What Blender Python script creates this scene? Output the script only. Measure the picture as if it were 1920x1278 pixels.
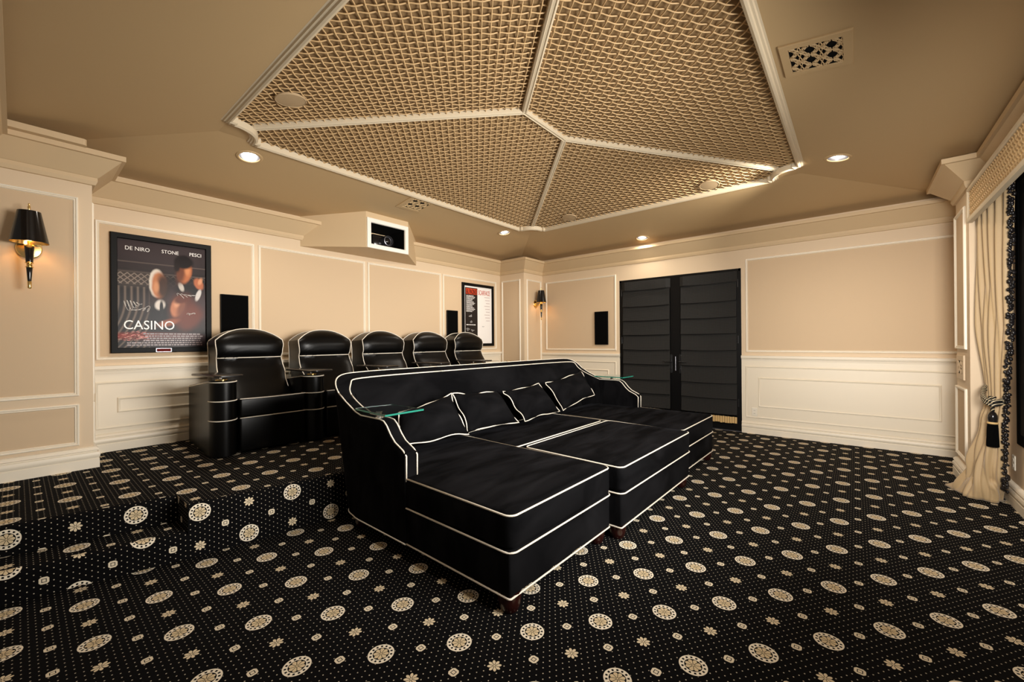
import bpy, bmesh, math, random
from mathutils import Vector, Matrix, Euler
random.seed(7)
S = bpy.context.scene
for o in list(bpy.data.objects): bpy.data.objects.remove(o)
COL = S.collection
PI = math.pi

# ------------------------------------------------------------------ camera
F_PX, YAW, PITCH, ROLL, CAM_H = 773.4, 0.6945, 0.0013, -0.0077, 1.30
cam_data = bpy.data.cameras.new('camera'); cam = bpy.data.objects.new('camera', cam_data); COL.objects.link(cam)
cam_data.sensor_fit = 'HORIZONTAL'; cam_data.sensor_width = 36.0; cam_data.lens = F_PX / 1920 * 36.0
cam_data.clip_start = 0.02; cam_data.clip_end = 60
fw = Vector((math.cos(YAW)*math.cos(PITCH), math.sin(YAW)*math.cos(PITCH), math.sin(PITCH)))
rt = Vector((math.sin(YAW), -math.cos(YAW), 0)); up = rt.cross(fw)
r2 = math.cos(ROLL)*rt + math.sin(ROLL)*up; u2 = -math.sin(ROLL)*rt + math.cos(ROLL)*up
cm = Matrix((( r2.x, u2.x, -fw.x, 0), (r2.y, u2.y, -fw.y, 0), (r2.z, u2.z, -fw.z, CAM_H), (0, 0, 0, 1)))
cam.matrix_world = cm
S.camera = cam

# ------------------------------------------------------------------ world, light, exposure
S.view_settings.view_transform = 'Standard'; S.view_settings.look = 'None'
S.view_settings.gamma = 1.0; S.view_settings.use_curve_mapping = False
S.view_settings.exposure = 0.0
w = bpy.data.worlds.new('world'); S.world = w; w.use_nodes = True
bg = w.node_tree.nodes['Background']; bg.inputs[0].default_value = (1.0, 0.86, 0.70, 1); bg.inputs[1].default_value = 0.20

def lamp(name, kind, loc, energy, color, target=None, **kw):
    d = bpy.data.lights.new(name, kind); d.energy = energy; d.color = color
    for k, v in kw.items(): setattr(d, k, v)
    o = bpy.data.objects.new(name, d); COL.objects.link(o); o.location = loc
    if target is not None:
        o.rotation_euler = (Vector(target) - Vector(loc)).to_track_quat('-Z', 'Y').to_euler()
    return o
WARM = (1.0, 0.90, 0.77)
# added fill light near the unlit screen, washing the seats and back wall
lamp('front_fill', 'AREA', (2.2, -0.68, 1.63), 116, (1.0, 0.96, 0.90), (2.9, 5.0, 1.6), shape='RECTANGLE', size=1.8, size_y=1.1, spread=math.radians(108))
lamp('camera_side_fill', 'AREA', (0.75, -0.55, 1.58), 40, (1.0, 0.96, 0.90), (6.5, 0.15, 1.40), shape='RECTANGLE', size=1.0, size_y=0.8, spread=math.radians(68))  # added out-of-frame fill beside the camera, brightening the door wall

# ------------------------------------------------------------------ key dimensions
XD, YP, ZP = 6.55, 5.262, 0.325          # door wall, poster wall, platform height
YC = 4.677                                # face of the two back columns
YF, YS = -0.745, -0.95                    # front column face, screen wall
XL = -0.215                               # left wall
TX0, TX1, TY0, TY1, TZ = 1.07, 5.30, 0.43, 4.015, 3.05   # ceiling tray
SL = 0.15
def ceil_z(x, y):
    d = max(TX0-x, x-TX1, TY0-y, y-TY1, 0.0)
    return TZ - SL*d

# ------------------------------------------------------------------ materials
MATS = {}
def new_mat(name):
    m = bpy.data.materials.new(name); m.use_nodes = True; MATS[name] = m
    return m, m.node_tree, m.node_tree.nodes['Principled BSDF']
def srgb(r, g, b):
    f = lambda c: (c/255/12.92) if c/255 <= 0.04045 else ((c/255+0.055)/1.055)**2.4
    return (f(r), f(g), f(b), 1)
def plain(name, rgb, rough=0.5, metal=0.0, bump=0.0, bscale=60, spec=0.5, vary=0.0, **kw):
    m, nt, b = new_mat(name)
    b.inputs['Base Color'].default_value = rgb; b.inputs['Roughness'].default_value = rough
    b.inputs['Metallic'].default_value = metal; b.inputs['Specular IOR Level'].default_value = spec
    for k, v in kw.items(): b.inputs[k.replace('_', ' ')].default_value = v
    if bump or vary:
        tc = nt.nodes.new('ShaderNodeTexCoord'); n = nt.nodes.new('ShaderNodeTexNoise')
        n.inputs['Scale'].default_value = bscale; n.inputs['Detail'].default_value = 4
        nt.links.new(tc.outputs['Object'], n.inputs['Vector'])
        if bump:
            bp = nt.nodes.new('ShaderNodeBump'); bp.inputs['Strength'].default_value = bump; bp.inputs['Distance'].default_value = 0.01
            nt.links.new(n.outputs['Fac'], bp.inputs['Height']); nt.links.new(bp.outputs['Normal'], b.inputs['Normal'])
        if vary:
            mx = nt.nodes.new('ShaderNodeMix'); mx.data_type = 'RGBA'
            mx.inputs[6].default_value = tuple(c*(1-vary) for c in rgb[:3])+(1,); mx.inputs[7].default_value = tuple(min(1, c*(1+vary)) for c in rgb[:3])+(1,)
            nt.links.new(n.outputs['Fac'], mx.inputs[0]); nt.links.new(mx.outputs[2], b.inputs['Base Color'])
    return m
M_WALL = plain('wall_paint', srgb(216, 193, 162), 0.6, bump=0.03, bscale=180)
M_PANEL = plain('panel_fabric', srgb(206, 180, 147), 0.8, bump=0.05, bscale=400)
M_CREAM = plain('cream_trim', srgb(236, 225, 205), 0.42)
M_WAIN = plain('cream_wainscot', srgb(232, 220, 198), 0.45)
M_CROWN = plain('crown_paint', srgb(206, 180, 142), 0.55)
M_CEIL = plain('ceiling_paint', srgb(194, 165, 122), 0.6, bump=0.06, bscale=9)
M_BACK = plain('lattice_backing', srgb(146, 119, 82), 0.8)
M_LAT = plain('lattice_wire', srgb(208, 175, 128), 0.5)
M_TRAYTRIM = plain('tray_moulding', srgb(212, 196, 168), 0.5)
M_LEATHER = plain('black_leather', (0.0012, 0.0011, 0.0011, 1), 0.33, bump=0.06, bscale=320, spec=0.22)
M_PIPE = plain('cream_piping', srgb(232, 222, 205), 0.5)
M_MAHOG = plain('mahogany', (0.020, 0.0032, 0.0022, 1), 0.3, Coat_Weight=0.2)
M_CHROME = plain('chrome', (0.75, 0.75, 0.75, 1), 0.15, 1.0)
M_BRASS = plain('brass', (0.85, 0.60, 0.24, 1), 0.2, 1.0)
M_LACQ = plain('black_lacquer', (0.006, 0.005, 0.005, 1), 0.12)
M_BLACK = plain('black_cloth', (0.0018, 0.0018, 0.0018, 1), 0.9, spec=0.05)
M_FRAMEB = plain('black_frame', (0.0025, 0.0022, 0.002, 1), 0.5, spec=0.15)
M_DOOR = plain('black_door_paint', (0.003, 0.003, 0.0033, 1), 0.35, spec=0.25)
M_DARK = plain('dark_void', (0.004, 0.004, 0.004, 1), 0.9, spec=0.1)
M_WHITE = plain('white_paint', srgb(243, 238, 228), 0.4)
M_PLAST = plain('ivory_plastic', srgb(236, 228, 212), 0.35)
M_SILK = plain('gold_silk', srgb(184, 157, 117), 0.6, bump=0.12, bscale=35, Sheen_Weight=0.3)
M_GOLDF = plain('gold_fringe', srgb(214, 178, 118), 0.6)
M_BEAD = plain('black_beads', (0.012, 0.010, 0.010, 1), 0.12)
M_TRAYWOOD = plain('espresso_tray', (0.012, 0.010, 0.009, 1), 0.22)
M_SPKGR = plain('speaker_grille', srgb(186, 160, 124), 0.7)
M_SCREEN = plain('screen_black', (0.004, 0.004, 0.005, 1), 0.6, spec=0.2)
M_IRON = plain('dark_iron', (0.05, 0.05, 0.052, 1), 0.3, 0.8)
M_GREYM = plain('grey_metal', (0.22, 0.22, 0.24, 1), 0.35, 0.9)

def velvet():
    m, nt, b = new_mat('black_velvet')
    b.inputs['Base Color'].default_value = (0.0060, 0.0056, 0.0058, 1); b.inputs['Roughness'].default_value = 0.9
    b.inputs['Specular IOR Level'].default_value = 0.03
    b.inputs['Sheen Weight'].default_value = 0.10; b.inputs['Sheen Roughness'].default_value = 0.35
    b.inputs['Sheen Tint'].default_value = (0.8, 0.82, 1.0, 1)
    tc = nt.nodes.new('ShaderNodeTexCoord'); mp = nt.nodes.new('ShaderNodeMapping'); mp.inputs['Scale'].default_value = (1.6, 7.0, 2.6)
    n = nt.nodes.new('ShaderNodeTexNoise'); n.inputs['Scale'].default_value = 1.3; n.inputs['Detail'].default_value = 5; n.inputs['Distortion'].default_value = 0.6
    cr = nt.nodes.new('ShaderNodeMapRange'); cr.inputs[1].default_value = 0.35; cr.inputs[2].default_value = 0.7
    cr.inputs[3].default_value = 0.0; cr.inputs[4].default_value = 0.012
    nt.links.new(tc.outputs['Object'], mp.inputs[0]); nt.links.new(mp.outputs[0], n.inputs['Vector']); nt.links.new(n.outputs['Fac'], cr.inputs[0])
    nt.links.new(cr.outputs[0], b.inputs['Sheen Weight'])
    mx = nt.nodes.new('ShaderNodeMix'); mx.data_type = 'RGBA'; mx.inputs[6].default_value = (0.0026, 0.0026, 0.0030, 1); mx.inputs[7].default_value = (0.0085, 0.0083, 0.0092, 1)
    c2 = nt.nodes.new('ShaderNodeMapRange'); c2.inputs[1].default_value = 0.36; c2.inputs[2].default_value = 0.74
    nt.links.new(n.outputs['Fac'], c2.inputs[0]); nt.links.new(c2.outputs[0], mx.inputs[0]); nt.links.new(mx.outputs[2], b.inputs['Base Color'])
    n2 = nt.nodes.new('ShaderNodeTexNoise'); n2.inputs['Scale'].default_value = 500
    bp = nt.nodes.new('ShaderNodeBump'); bp.inputs['Strength'].default_value = 0.08
    nt.links.new(tc.outputs['Object'], n2.inputs['Vector']); nt.links.new(n2.outputs['Fac'], bp.inputs['Height']); nt.links.new(bp.outputs['Normal'], b.inputs['Normal'])
    return m
M_VELVET = velvet()

def emit(name, col, strength):
    m = bpy.data.materials.new(name); m.use_nodes = True; nt = m.node_tree
    nt.nodes.remove(nt.nodes['Principled BSDF']); e = nt.nodes.new('ShaderNodeEmission')
    e.inputs[0].default_value = col; e.inputs[1].default_value = strength
    nt.links.new(e.outputs[0], nt.nodes['Material Output'].inputs[0]); return m
M_BULB = emit('bulb_glow', (1, 0.92, 0.80, 1), 14)
M_BULBW = emit('bulb_warm', (1, 0.62, 0.25, 1), 18)

def glass():
    m, nt, b = new_mat('tray_glass')
    b.inputs['Base Color'].default_value = (0.86, 0.98, 0.93, 1); b.inputs['Roughness'].default_value = 0.02
    b.inputs['Transmission Weight'].default_value = 1.0; b.inputs['IOR'].default_value = 1.5
    return m
M_GLASS = glass()
def glass_edge():
    m, nt, b = new_mat('glass_green_edge')
    b.inputs['Base Color'].default_value = (0.03, 0.30, 0.22, 1); b.inputs['Roughness'].default_value = 0.1
    b.inputs['Transmission Weight'].default_value = 0.35
    return m
M_GEDGE = glass_edge()

class N:
    """tiny math-node builder"""
    def __init__(s, nt): s.nt = nt
    def m(s, op, a, b=None, c=None, clamp=False):
        n = s.nt.nodes.new('ShaderNodeMath'); n.operation = op; n.use_clamp = clamp
        for i, v in enumerate((a, b, c)):
            if v is None: continue
            if isinstance(v, (int, float)): n.inputs[i].default_value = v
            else: s.nt.links.new(v, n.inputs[i])
        return n.outputs[0]
    def lt(s, a, b): return s.m('LESS_THAN', a, b)
    def gt(s, a, b): return s.m('GREATER_THAN', a, b)
    def mix(s, f, a, b):
        n = s.nt.nodes.new('ShaderNodeMix'); n.data_type = 'RGBA'
        s.nt.links.new(f, n.inputs[0])
        for i, v in ((6, a), (7, b)):
            if isinstance(v, tuple): n.inputs[i].default_value = v
            else: s.nt.links.new(v, n.inputs[i])
        return n.outputs[2]

def carpet():
    m, nt, b = new_mat('patterned_carpet'); q = N(nt)
    uv = nt.nodes.new('ShaderNodeUVMap'); uv.uv_map = 'UVMap'
    sp = nt.nodes.new('ShaderNodeSeparateXYZ'); nt.links.new(uv.outputs[0], sp.inputs[0])
    P, Q = 0.2525, 0.2050
    x = q.m('SUBTRACT', sp.outputs[0], 1.727); y = q.m('SUBTRACT', sp.outputs[1], 0.918)
    cu = q.m('DIVIDE', x, P); cv = q.m('DIVIDE', y, Q)
    i = q.m('ROUND', cu); j = q.m('ROUND', cv)
    dx = q.m('SUBTRACT', x, q.m('MULTIPLY', i, P)); dy = q.m('SUBTRACT', y, q.m('MULTIPLY', j, Q))
    par = q.gt(q.m('ABSOLUTE', q.m('SUBTRACT', q.m('PINGPONG', q.m('ADD', i, j), 1.0), 0.0)), 0.5)   # 0 medallion, 1 flower
    r = q.m('SQRT', q.m('ADD', q.m('MULTIPLY', dx, dx), q.m('MULTIPLY', dy, dy)))
    th = q.m('ARCTAN2', dy, dx)
    # medallion
    c12 = q.m('COSINE', q.m('MULTIPLY', th, 14.0))
    holes = q.m('MULTIPLY', q.lt(q.m('ABSOLUTE', q.m('SUBTRACT', r, 0.0425)), 0.0045), q.gt(c12, 0.15))
    ring = q.m('MULTIPLY', q.lt(r, 0.0535), q.gt(r, 0.0335))
    ring = q.m('MULTIPLY', ring, q.m('SUBTRACT', 1.0, holes))
    c8 = q.m('ABSOLUTE', q.m('COSINE', q.m('MULTIPLY', th, 4.0)))
    pet = q.lt(r, q.m('MULTIPLY_ADD', c8, 0.0075, 0.0235))
    gap = q.m('MULTIPLY', q.lt(c8, q.m('DIVIDE', 0.0045, q.m('MAXIMUM', r, 0.004))), q.gt(r, 0.004))
    pet = q.m('MULTIPLY', pet, q.m('SUBTRACT', 1.0, gap))
    med = q.m('SUBTRACT', 1.0, par)
    f_ring = q.m('MULTIPLY', ring, med); f_pet = q.m('MULTIPLY', pet, med)
    disc = q.m('MULTIPLY', q.lt(r, 0.056), med)
    # flower
    fl = q.lt(r, q.m('MULTIPLY_ADD', c8, 0.013, 0.016)); fl = q.m('MULTIPLY', fl, q.m('SUBTRACT', 1.0, gap))
    fl = q.m('MULTIPLY', fl, par); fld = q.m('MULTIPLY', q.lt(r, 0.031), par)
    # diamonds in the cell centres
    ex = q.m('ABSOLUTE', q.m('SUBTRACT', q.m('ABSOLUTE', dx), P/2)); ey = q.m('ABSOLUTE', q.m('SUBTRACT', q.m('ABSOLUTE', dy), Q/2))
    mx = q.m('MAXIMUM', ex, ey); sm = q.m('ADD', ex, ey)
    sq = q.m('MULTIPLY', q.lt(mx, 0.0185), q.lt(sm, 0.029))
    inr = q.m('MULTIPLY', q.gt(mx, 0.0065), q.lt(mx, 0.0095))
    di = q.m('MULTIPLY', sq, q.m('SUBTRACT', 1.0, inr)); did = q.lt(mx, 0.023)
    # pin dots
    a, c = P/11, Q/13
    ii = q.m('ROUND', q.m('DIVIDE', x, a)); jj = q.m('ROUND', q.m('DIVIDE', y, c))
    ox = q.m('SUBTRACT', x, q.m('MULTIPLY', ii, a)); oy = q.m('SUBTRACT', y, q.m('MULTIPLY', jj, c))
    rr = q.m('SQRT', q.m('ADD', q.m('MULTIPLY', ox, ox), q.m('MULTIPLY', oy, oy)))
    dot = q.m('MULTIPLY', q.lt(rr, 0.0026), q.lt(q.m('PINGPONG', q.m('ADD', ii, jj), 1.0), 0.5))
    free = q.m('SUBTRACT', 1.0, q.m('MAXIMUM', q.m('MAXIMUM', disc, fld), did))
    dot = q.m('MULTIPLY', dot, free)
    cream, gold = srgb(236, 224, 202), srgb(214, 193, 156)
    col = q.mix(dot, (0.0032, 0.0031, 0.0034, 1), srgb(196, 184, 164))
    col = q.mix(f_ring, col, cream); col = q.mix(f_pet, col, gold)
    col = q.mix(fl, col, srgb(222, 204, 172)); col = q.mix(di, col, srgb(226, 212, 186))
    nt.links.new(col, b.inputs['Base Color']); b.inputs['Roughness'].default_value = 0.95; b.inputs['Specular IOR Level'].default_value = 0.08
    n2 = nt.nodes.new('ShaderNodeTexNoise'); n2.inputs['Scale'].default_value = 900
    bp = nt.nodes.new('ShaderNodeBump'); bp.inputs['Strength'].default_value = 0.25; bp.inputs['Distance'].default_value = 0.004
    nt.links.new(uv.outputs[0], n2.inputs['Vector']); nt.links.new(n2.outputs['Fac'], bp.inputs['Height']); nt.links.new(bp.outputs['Normal'], b.inputs['Normal'])
    return m
M_CARPET = carpet()

def blind_fabric():
    m, nt, b = new_mat('blind_fabric'); q = N(nt)
    tc = nt.nodes.new('ShaderNodeTexCoord'); sp = nt.nodes.new('ShaderNodeSeparateXYZ'); nt.links.new(tc.outputs['Object'], sp.inputs[0])
    s = 0.0125
    gy = q.lt(q.m('PINGPONG', sp.outputs[1], s/2), 0.0018); gz = q.lt(q.m('PINGPONG', sp.outputs[2], s/2), 0.0018)
    g = q.m('MAXIMUM', q.m('MULTIPLY', gy, 0.55), gz)
    col = q.mix(g, (0.005, 0.0048, 0.0045, 1), (0.036, 0.034, 0.031, 1))
    nt.links.new(col, b.inputs['Base Color']); b.inputs['Roughness'].default_value = 0.75; b.inputs['Specular IOR Level'].default_value = 0.25
    return m
M_BLIND = blind_fabric()

# ------------------------------------------------------------------ mesh helpers
def add_box(bm, lo, hi, M=None, mat=0):
    x0, y0, z0 = lo; x1, y1, z1 = hi
    vs = [bm.verts.new(Vector(p) if M is None else M @ Vector(p)) for p in ((x0,y0,z0),(x1,y0,z0),(x1,y1,z0),(x0,y1,z0),(x0,y0,z1),(x1,y0,z1),(x1,y1,z1),(x0,y1,z1))]
    for f in ((3,2,1,0),(4,5,6,7),(0,1,5,4),(1,2,6,5),(2,3,7,6),(3,0,4,7)):
        fc = bm.faces.new([vs[i] for i in f]); fc.material_index = mat
    return vs
def add_loft(bm, loops, close=True, cap0=True, cap1=True, mat=0):
    rows = [[bm.verts.new(p) for p in L] for L in loops]; n = len(rows[0])
    for a, b in zip(rows, rows[1:]):
        for k in range(n if close else n-1):
            f = bm.faces.new((a[k], a[(k+1) % n], b[(k+1) % n], b[k])); f.material_index = mat
    if close and cap0: bm.faces.new(rows[0][::-1]).material_index = mat
    if close and cap1: bm.faces.new(rows[-1]).material_index = mat
    return rows
def add_lathe(bm, prof, c=(0,0,0), n=32, M=None, cap=True, mat=0):
    loops = []
    for r, z in prof:
        L = []
        for k in range(n):
            a = 2*PI*k/n; p = Vector((c[0]+r*math.cos(a), c[1]+r*math.sin(a), c[2]+z))
            L.append(M @ p if M is not None else p)
        loops.append(L)
    add_loft(bm, loops, True, cap, cap, mat)
def add_tube(bm, pts, r, closed=False, n=6, mat=0):
    pts = [Vector(p) for p in pts]; m = len(pts); loops = []
    prev = None
    for k in range(m):
        if closed: t = pts[(k+1) % m] - pts[k-1]
        else: t = pts[min(k+1, m-1)] - pts[max(k-1, 0)]
        if t.length < 1e-9: t = Vector((0,0,1))
        t.normalize()
        if prev is None:
            a = Vector((0,0,1)) if abs(t.z) < 0.9 else Vector((1,0,0)); s = t.cross(a).normalized()
        else:
            s = prev - t*prev.dot(t)
            s = s.normalized() if s.length > 1e-6 else t.orthogonal().normalized()
        prev = s; u = t.cross(s); rad = r[k] if isinstance(r, (list, tuple)) else r
        loops.append([pts[k] + rad*(math.cos(2*PI*i/n)*s + math.sin(2*PI*i/n)*u) for i in range(n)])
    if closed: loops.append(loops[0])
    rows = add_loft(bm, loops, True, not closed, not closed, mat)
def obj(name, bm, mat, parent=None, smooth=False, bevel=0.0, label=None):
    me = bpy.data.meshes.new(name)
    bmesh.ops.remove_doubles(bm, verts=bm.verts, dist=1e-6)
    bmesh.ops.recalc_face_normals(bm, faces=bm.faces)
    bm.to_mesh(me); bm.free()
    for x in (mat if isinstance(mat, (list, tuple)) else [mat]): me.materials.append(x)
    o = bpy.data.objects.new(name, me); COL.objects.link(o)
    if smooth:
        for p in me.polygons: p.use_smooth = True
        if smooth != 'all':
            ang = math.radians(38)
            bm2 = bmesh.new(); bm2.from_mesh(me)
            for e in bm2.edges:
                if len(e.link_faces) == 2 and e.calc_face_angle(0) > ang: e.smooth = False
            bm2.to_mesh(me); bm2.free()
    if bevel:
        b = o.modifiers.new('bevel', 'BEVEL'); b.width = bevel; b.segments = 2; b.limit_method = 'ANGLE'
    if parent is not None: o.parent = parent
    if label: o['label'] = label
    return o
def pipe(parent, pts, r, closed=False):
    bm = bmesh.new(); add_tube(bm, pts, r, closed); return obj('piping', bm, M_PIPE, parent, smooth='all')
def tag(o, label, cat, group=None):
    o['label'] = label; o['category'] = cat
    if group: o['group'] = group
    return o
def thing(name, label, cat, loc=(0,0,0), rz=0.0, group=None):
    o = bpy.data.objects.new(name, None); COL.objects.link(o); o.empty_display_size = 0.1
    o.location = loc; o.rotation_euler = (0, 0, rz)
    return tag(o, label, cat, group)
def struct(name, bm, mat, parent=None, **kw):
    o = obj(name, bm, mat, parent, **kw)
    if parent is None: o['kind'] = 'structure'
    return o
def dup(root, loc, label):
    r = root.copy(); COL.objects.link(r); r.location = loc; r['label'] = label
    for ch in list(root.children):
        c = ch.copy(); COL.objects.link(c); c.parent = r
        for g in list(ch.children):
            d = g.copy(); COL.objects.link(d); d.parent = c
    return r
def run(bm, prof, path, closed=False, mat=0):
    """sweep a profile of (out, z) along a plan path; 'out' is to the LEFT of travel, corners mitred"""
    n = len(path); P = [Vector(p) for p in path]; loops = []
    for k in range(n):
        if closed: a, b = (P[k]-P[k-1]).normalized(), (P[(k+1) % n]-P[k]).normalized()
        else:
            b = (P[min(k+1, n-1)]-P[min(k, n-2)]).normalized(); a = (P[max(k, 1)]-P[max(k-1, 0)]).normalized()
        na, nb = Vector((-a.y, a.x)), Vector((-b.y, b.x)); m = (na+nb)
        m = m/max(m.dot(na), 0.2)
        loops.append([(P[k].x+m.x*o, P[k].y+m.y*o, z) for o, z in prof])
    if closed: loops.append(loops[0])
    add_loft(bm, loops, True, not closed, not closed, mat)
def frame(bm, O, U, V, Nn, rect, prof, mat=0):
    """mitred picture-frame moulding: prof = (inset, out) pairs around rect (u0, v0, u1, v1)"""
    O, U, V, Nn = map(Vector, (O, U, V, Nn)); u0, v0, u1, v1 = rect; loops = []
    for ins, out in prof:
        loops.append([O+U*u+V*v+Nn*out for u, v in ((u0+ins, v0+ins), (u1-ins, v0+ins), (u1-ins, v1-ins), (u0+ins, v1-ins))])
    rows = add_loft(bm, loops, True, False, False, mat)
    for k in range(4): bm.faces.new((rows[-1][k], rows[-1][(k+1) % 4], rows[0][(k+1) % 4], rows[0][k])).material_index = mat
def quad(bm, pts, mat=0):
    f = bm.faces.new([bm.verts.new(p) for p in pts]); f.material_index = mat; return f
def rrect(u0, v0, u1, v1, r, n=5):
    out = []
    for cx, cy, a0 in ((u1-r, v0+r, -PI/2), (u1-r, v1-r, 0), (u0+r, v1-r, PI/2), (u0+r, v0+r, PI)):
        for k in range(n+1):
            a = a0+PI/2*k/n; out.append((cx+r*math.cos(a), cy+r*math.sin(a)))
    return out
def cushion(bm, u0, v0, u1, v1, z0, z1, rc=0.03, re=0.03, crown=0.012):
    """upholstered block: rounded plan corners rc, rounded horizontal edges re, slightly crowned top"""
    L = []
    def lp(ins, z): return [(x, y, z) for x, y in rrect(u0+ins, v0+ins, u1-ins, v1-ins, max(rc-ins*0.4, 0.006))]
    for k in range(4): a = PI/2*k/3; L.append(lp(re*(1-math.sin(a)), z0+re*(1-math.cos(a))))
    for k in range(5): a = PI/2*k/4; L.append(lp(re*(1-math.cos(a)), z1-re+re*math.sin(a)))
    h = min(u1-u0, v1-v0)
    for f, c in ((0.12, 0.5), (0.25, 0.85), (0.4, 1.0)): L.append(lp(re+h*f, z1+crown*c))
    add_loft(bm, L)

# ------------------------------------------------------------------ floor and platform (carpet, UV in metres)
def carpet_obj(name, polys):
    """polys: list of (points, uv list)"""
    bm = bmesh.new(); uvl = bm.loops.layers.uv.new('UVMap')
    for pts, uvs in polys:
        f = bm.faces.new([bm.verts.new(p) for p in pts])
        for l, t in zip(f.loops, uvs): l[uvl].uv = t
    me = bpy.data.meshes.new(name); bm.to_mesh(me); bm.free(); me.materials.append(M_CARPET)
    o = bpy.data.objects.new(name, me); COL.objects.link(o); o['kind'] = 'structure'; return o
X0, X1, Y0, Y1 = -0.4, 6.7, -1.1, 5.4
carpet_obj('floor', [([(X0,Y0,0),(X1,Y0,0),(X1,Y1,0),(X0,Y1,0)], [(X0,Y0),(X1,Y0),(X1,Y1),(X0,Y1)])])
FX = [(-0.4, 3.37), (-0.06, 3.29), (0.262, 3.21), (0.66, 3.115), (1.1, 3.035), (1.54, 2.965), (1.9, 2.96), (5.0, 2.96), (5.3, 3.12), (6.54, 3.12)]
polys = []
def strip(ptsA, ptsB, uvA, uvB):
    for k in range(len(ptsA)-1): polys.append(([ptsA[k], ptsA[k+1], ptsB[k+1], ptsB[k]], [uvA[k], uvA[k+1], uvB[k+1], uvB[k]]))
NR = 0.035   # nosing radius
def nosing(xs_y, ztop, zbot, vt, vbase):
    """rounded edge plus riser along a plan line; vt(y) gives v on top, riser v falls with z from vbase"""
    rows = []
    for k in range(5):
        a = PI/2*k/4
        rows.append(([(x, y+NR-NR*math.sin(a), ztop-NR+NR*math.cos(a)) for x, y in xs_y], [(x, vbase+0.012-NR*1.57*k/4+0.02) for x, y in xs_y]))
    rows.append(([(x, y, zbot) for x, y in xs_y], [(x, vbase-(ztop-zbot)) for x, y in xs_y]))
    rows[4] = (rows[4][0], [(x, vbase-NR) for x, y in xs_y]); rows[0] = (rows[0][0], [(x, vbase+0.02) for x, y in xs_y])
    for k in (1, 2, 3): rows[k] = (rows[k][0], [(x, vbase+0.02-(0.02+NR)*k/4) for x, y in xs_y])
    for a, b in zip(rows, rows[1:]): strip(a[0], b[0], a[1], b[1])
LFT = [p for p in FX if p[0] < 0.67]; RGT = [p for p in FX if p[0] > 0.65]
TD = 0.24
# right part: full-height riser
top = [(x, y+NR) for x, y in RGT]
strip([(x, y, ZP) for x, y in top], [(x, YP+0.1, ZP) for x, y in top], [(x, y-0.034) for x, y in top], [(x, YP+0.066) for x, y in top])
nosing(RGT, ZP, 0.0, None, 3.026)
# left part: two steps
UP = [(x, y+TD) for x, y in LFT]; topl = [(x, y+NR) for x, y in UP]
strip([(x, y, ZP) for x, y in topl], [(x, YP+0.1, ZP) for x, y in topl], [(x, y-0.034) for x, y in topl], [(x, YP+0.066) for x, y in topl])
nosing(UP, ZP, ZP/2, None, 3.245)
tl = [(x, y+NR) for x, y in LFT]
strip([(x, y, ZP/2) for x, y in tl], [(x, y+TD, ZP/2) for x, y in LFT], [(x, y-0.398) for x, y in tl], [(x, y+TD-0.398) for x, y in LFT])
nosing(LFT, ZP/2, 0.0, None, 2.7475)
# cheek between the steps and the full riser
cx, cy = 0.66, 3.115
prof = [(cy, 0.0), (cy, ZP-NR), (cy+NR*0.3, ZP-NR*0.3), (cy+NR, ZP), (cy+TD+NR, ZP), (cy+TD+NR, 0.0)]
polys.append(([(cx, y, z) for y, z in prof], [(z*1.0+0.9, y) for y, z in prof]))
carpet_obj('floor_platform', polys)

# ------------------------------------------------------------------ walls
bm = bmesh.new(); add_box(bm, (XL-0.3, YP, 0), (XD+0.15, YP+0.15, 3.2)); struct('wall_back', bm, M_WALL)
bm = bmesh.new()
DY0, DY1, DZ = 1.238, 3.072, 2.312
add_box(bm, (XD, -1.2, 0), (XD+0.15, DY0, 3.2)); add_box(bm, (XD, DY1, 0), (XD+0.15, YP, 3.2)); add_box(bm, (XD, DY0, DZ), (XD+0.15, DY1, 3.2))
struct('wall_right', bm, M_WALL)
bm = bmesh.new(); add_box(bm, (0.6, YS-0.15, 0), (XD, YS, 3.2)); struct('wall_front', bm, M_WALL)
for nm, lo, hi in (('wall_back_left', (XL-0.3, YC, ZP), (0.389, YP, 2.86)), ('wall_back_right', (5.97, YC, 0), (XD, YP, 2.86)), ('wall_front_right', (5.17, YS, 0), (5.755, YF, 2.86))):
    bm = bmesh.new(); add_box(bm, lo, hi); struct(nm, bm, M_WALL)

# ------------------------------------------------------------------ ceiling: four slopes with lamp holes, tray with hipped lattice
LAMPS = []
for (gx, gy) in ((1.364, 4.232), (4.882, 4.201), (4.944, 0.116), (6.647, 2.709)):     # directions at z = 3.0
    z = 3.0
    for _ in range(30):
        s = (z-CAM_H)/1.7; z = ceil_z(gx*s, gy*s)
    LAMPS.append((gx*s, gy*s, z))
HR = 0.088
OX0, OX1, OY0, OY1 = TX0-1.75, XD+0.02, TY0-1.45, YP+0.02
def slope_face(bm, corners):
    edges = []
    vs = [bm.verts.new(c) for c in corners]
    for k in range(4): edges.append(bm.edges.new((vs[k], vs[(k+1) % 4])))
    xs = [Vector((c[0], c[1])) for c in corners]
    for lx, ly, lz in LAMPS:
        inside = all((xs[(k+1) % 4]-xs[k]).cross(Vector((lx, ly))-xs[k]) > 0 for k in range(4))
        if inside:
            cs = []
            for k in range(28):
                a = 2*PI*k/28; px, py = lx+HR*math.cos(a), ly+HR*math.sin(a); cs.append(bm.verts.new((px, py, ceil_z(px, py))))
            for k in range(28): edges.append(bm.edges.new((cs[k], cs[(k+1) % 28])))
    bmesh.ops.triangle_fill(bm, use_beauty=True, use_dissolve=False, edges=edges)
def oz(d): return TZ-SL*d
bm = bmesh.new()
dE, dN, dW, dS = OX1-TX1, OY1-TY1, TX0-OX0, TY0-OY0
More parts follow.
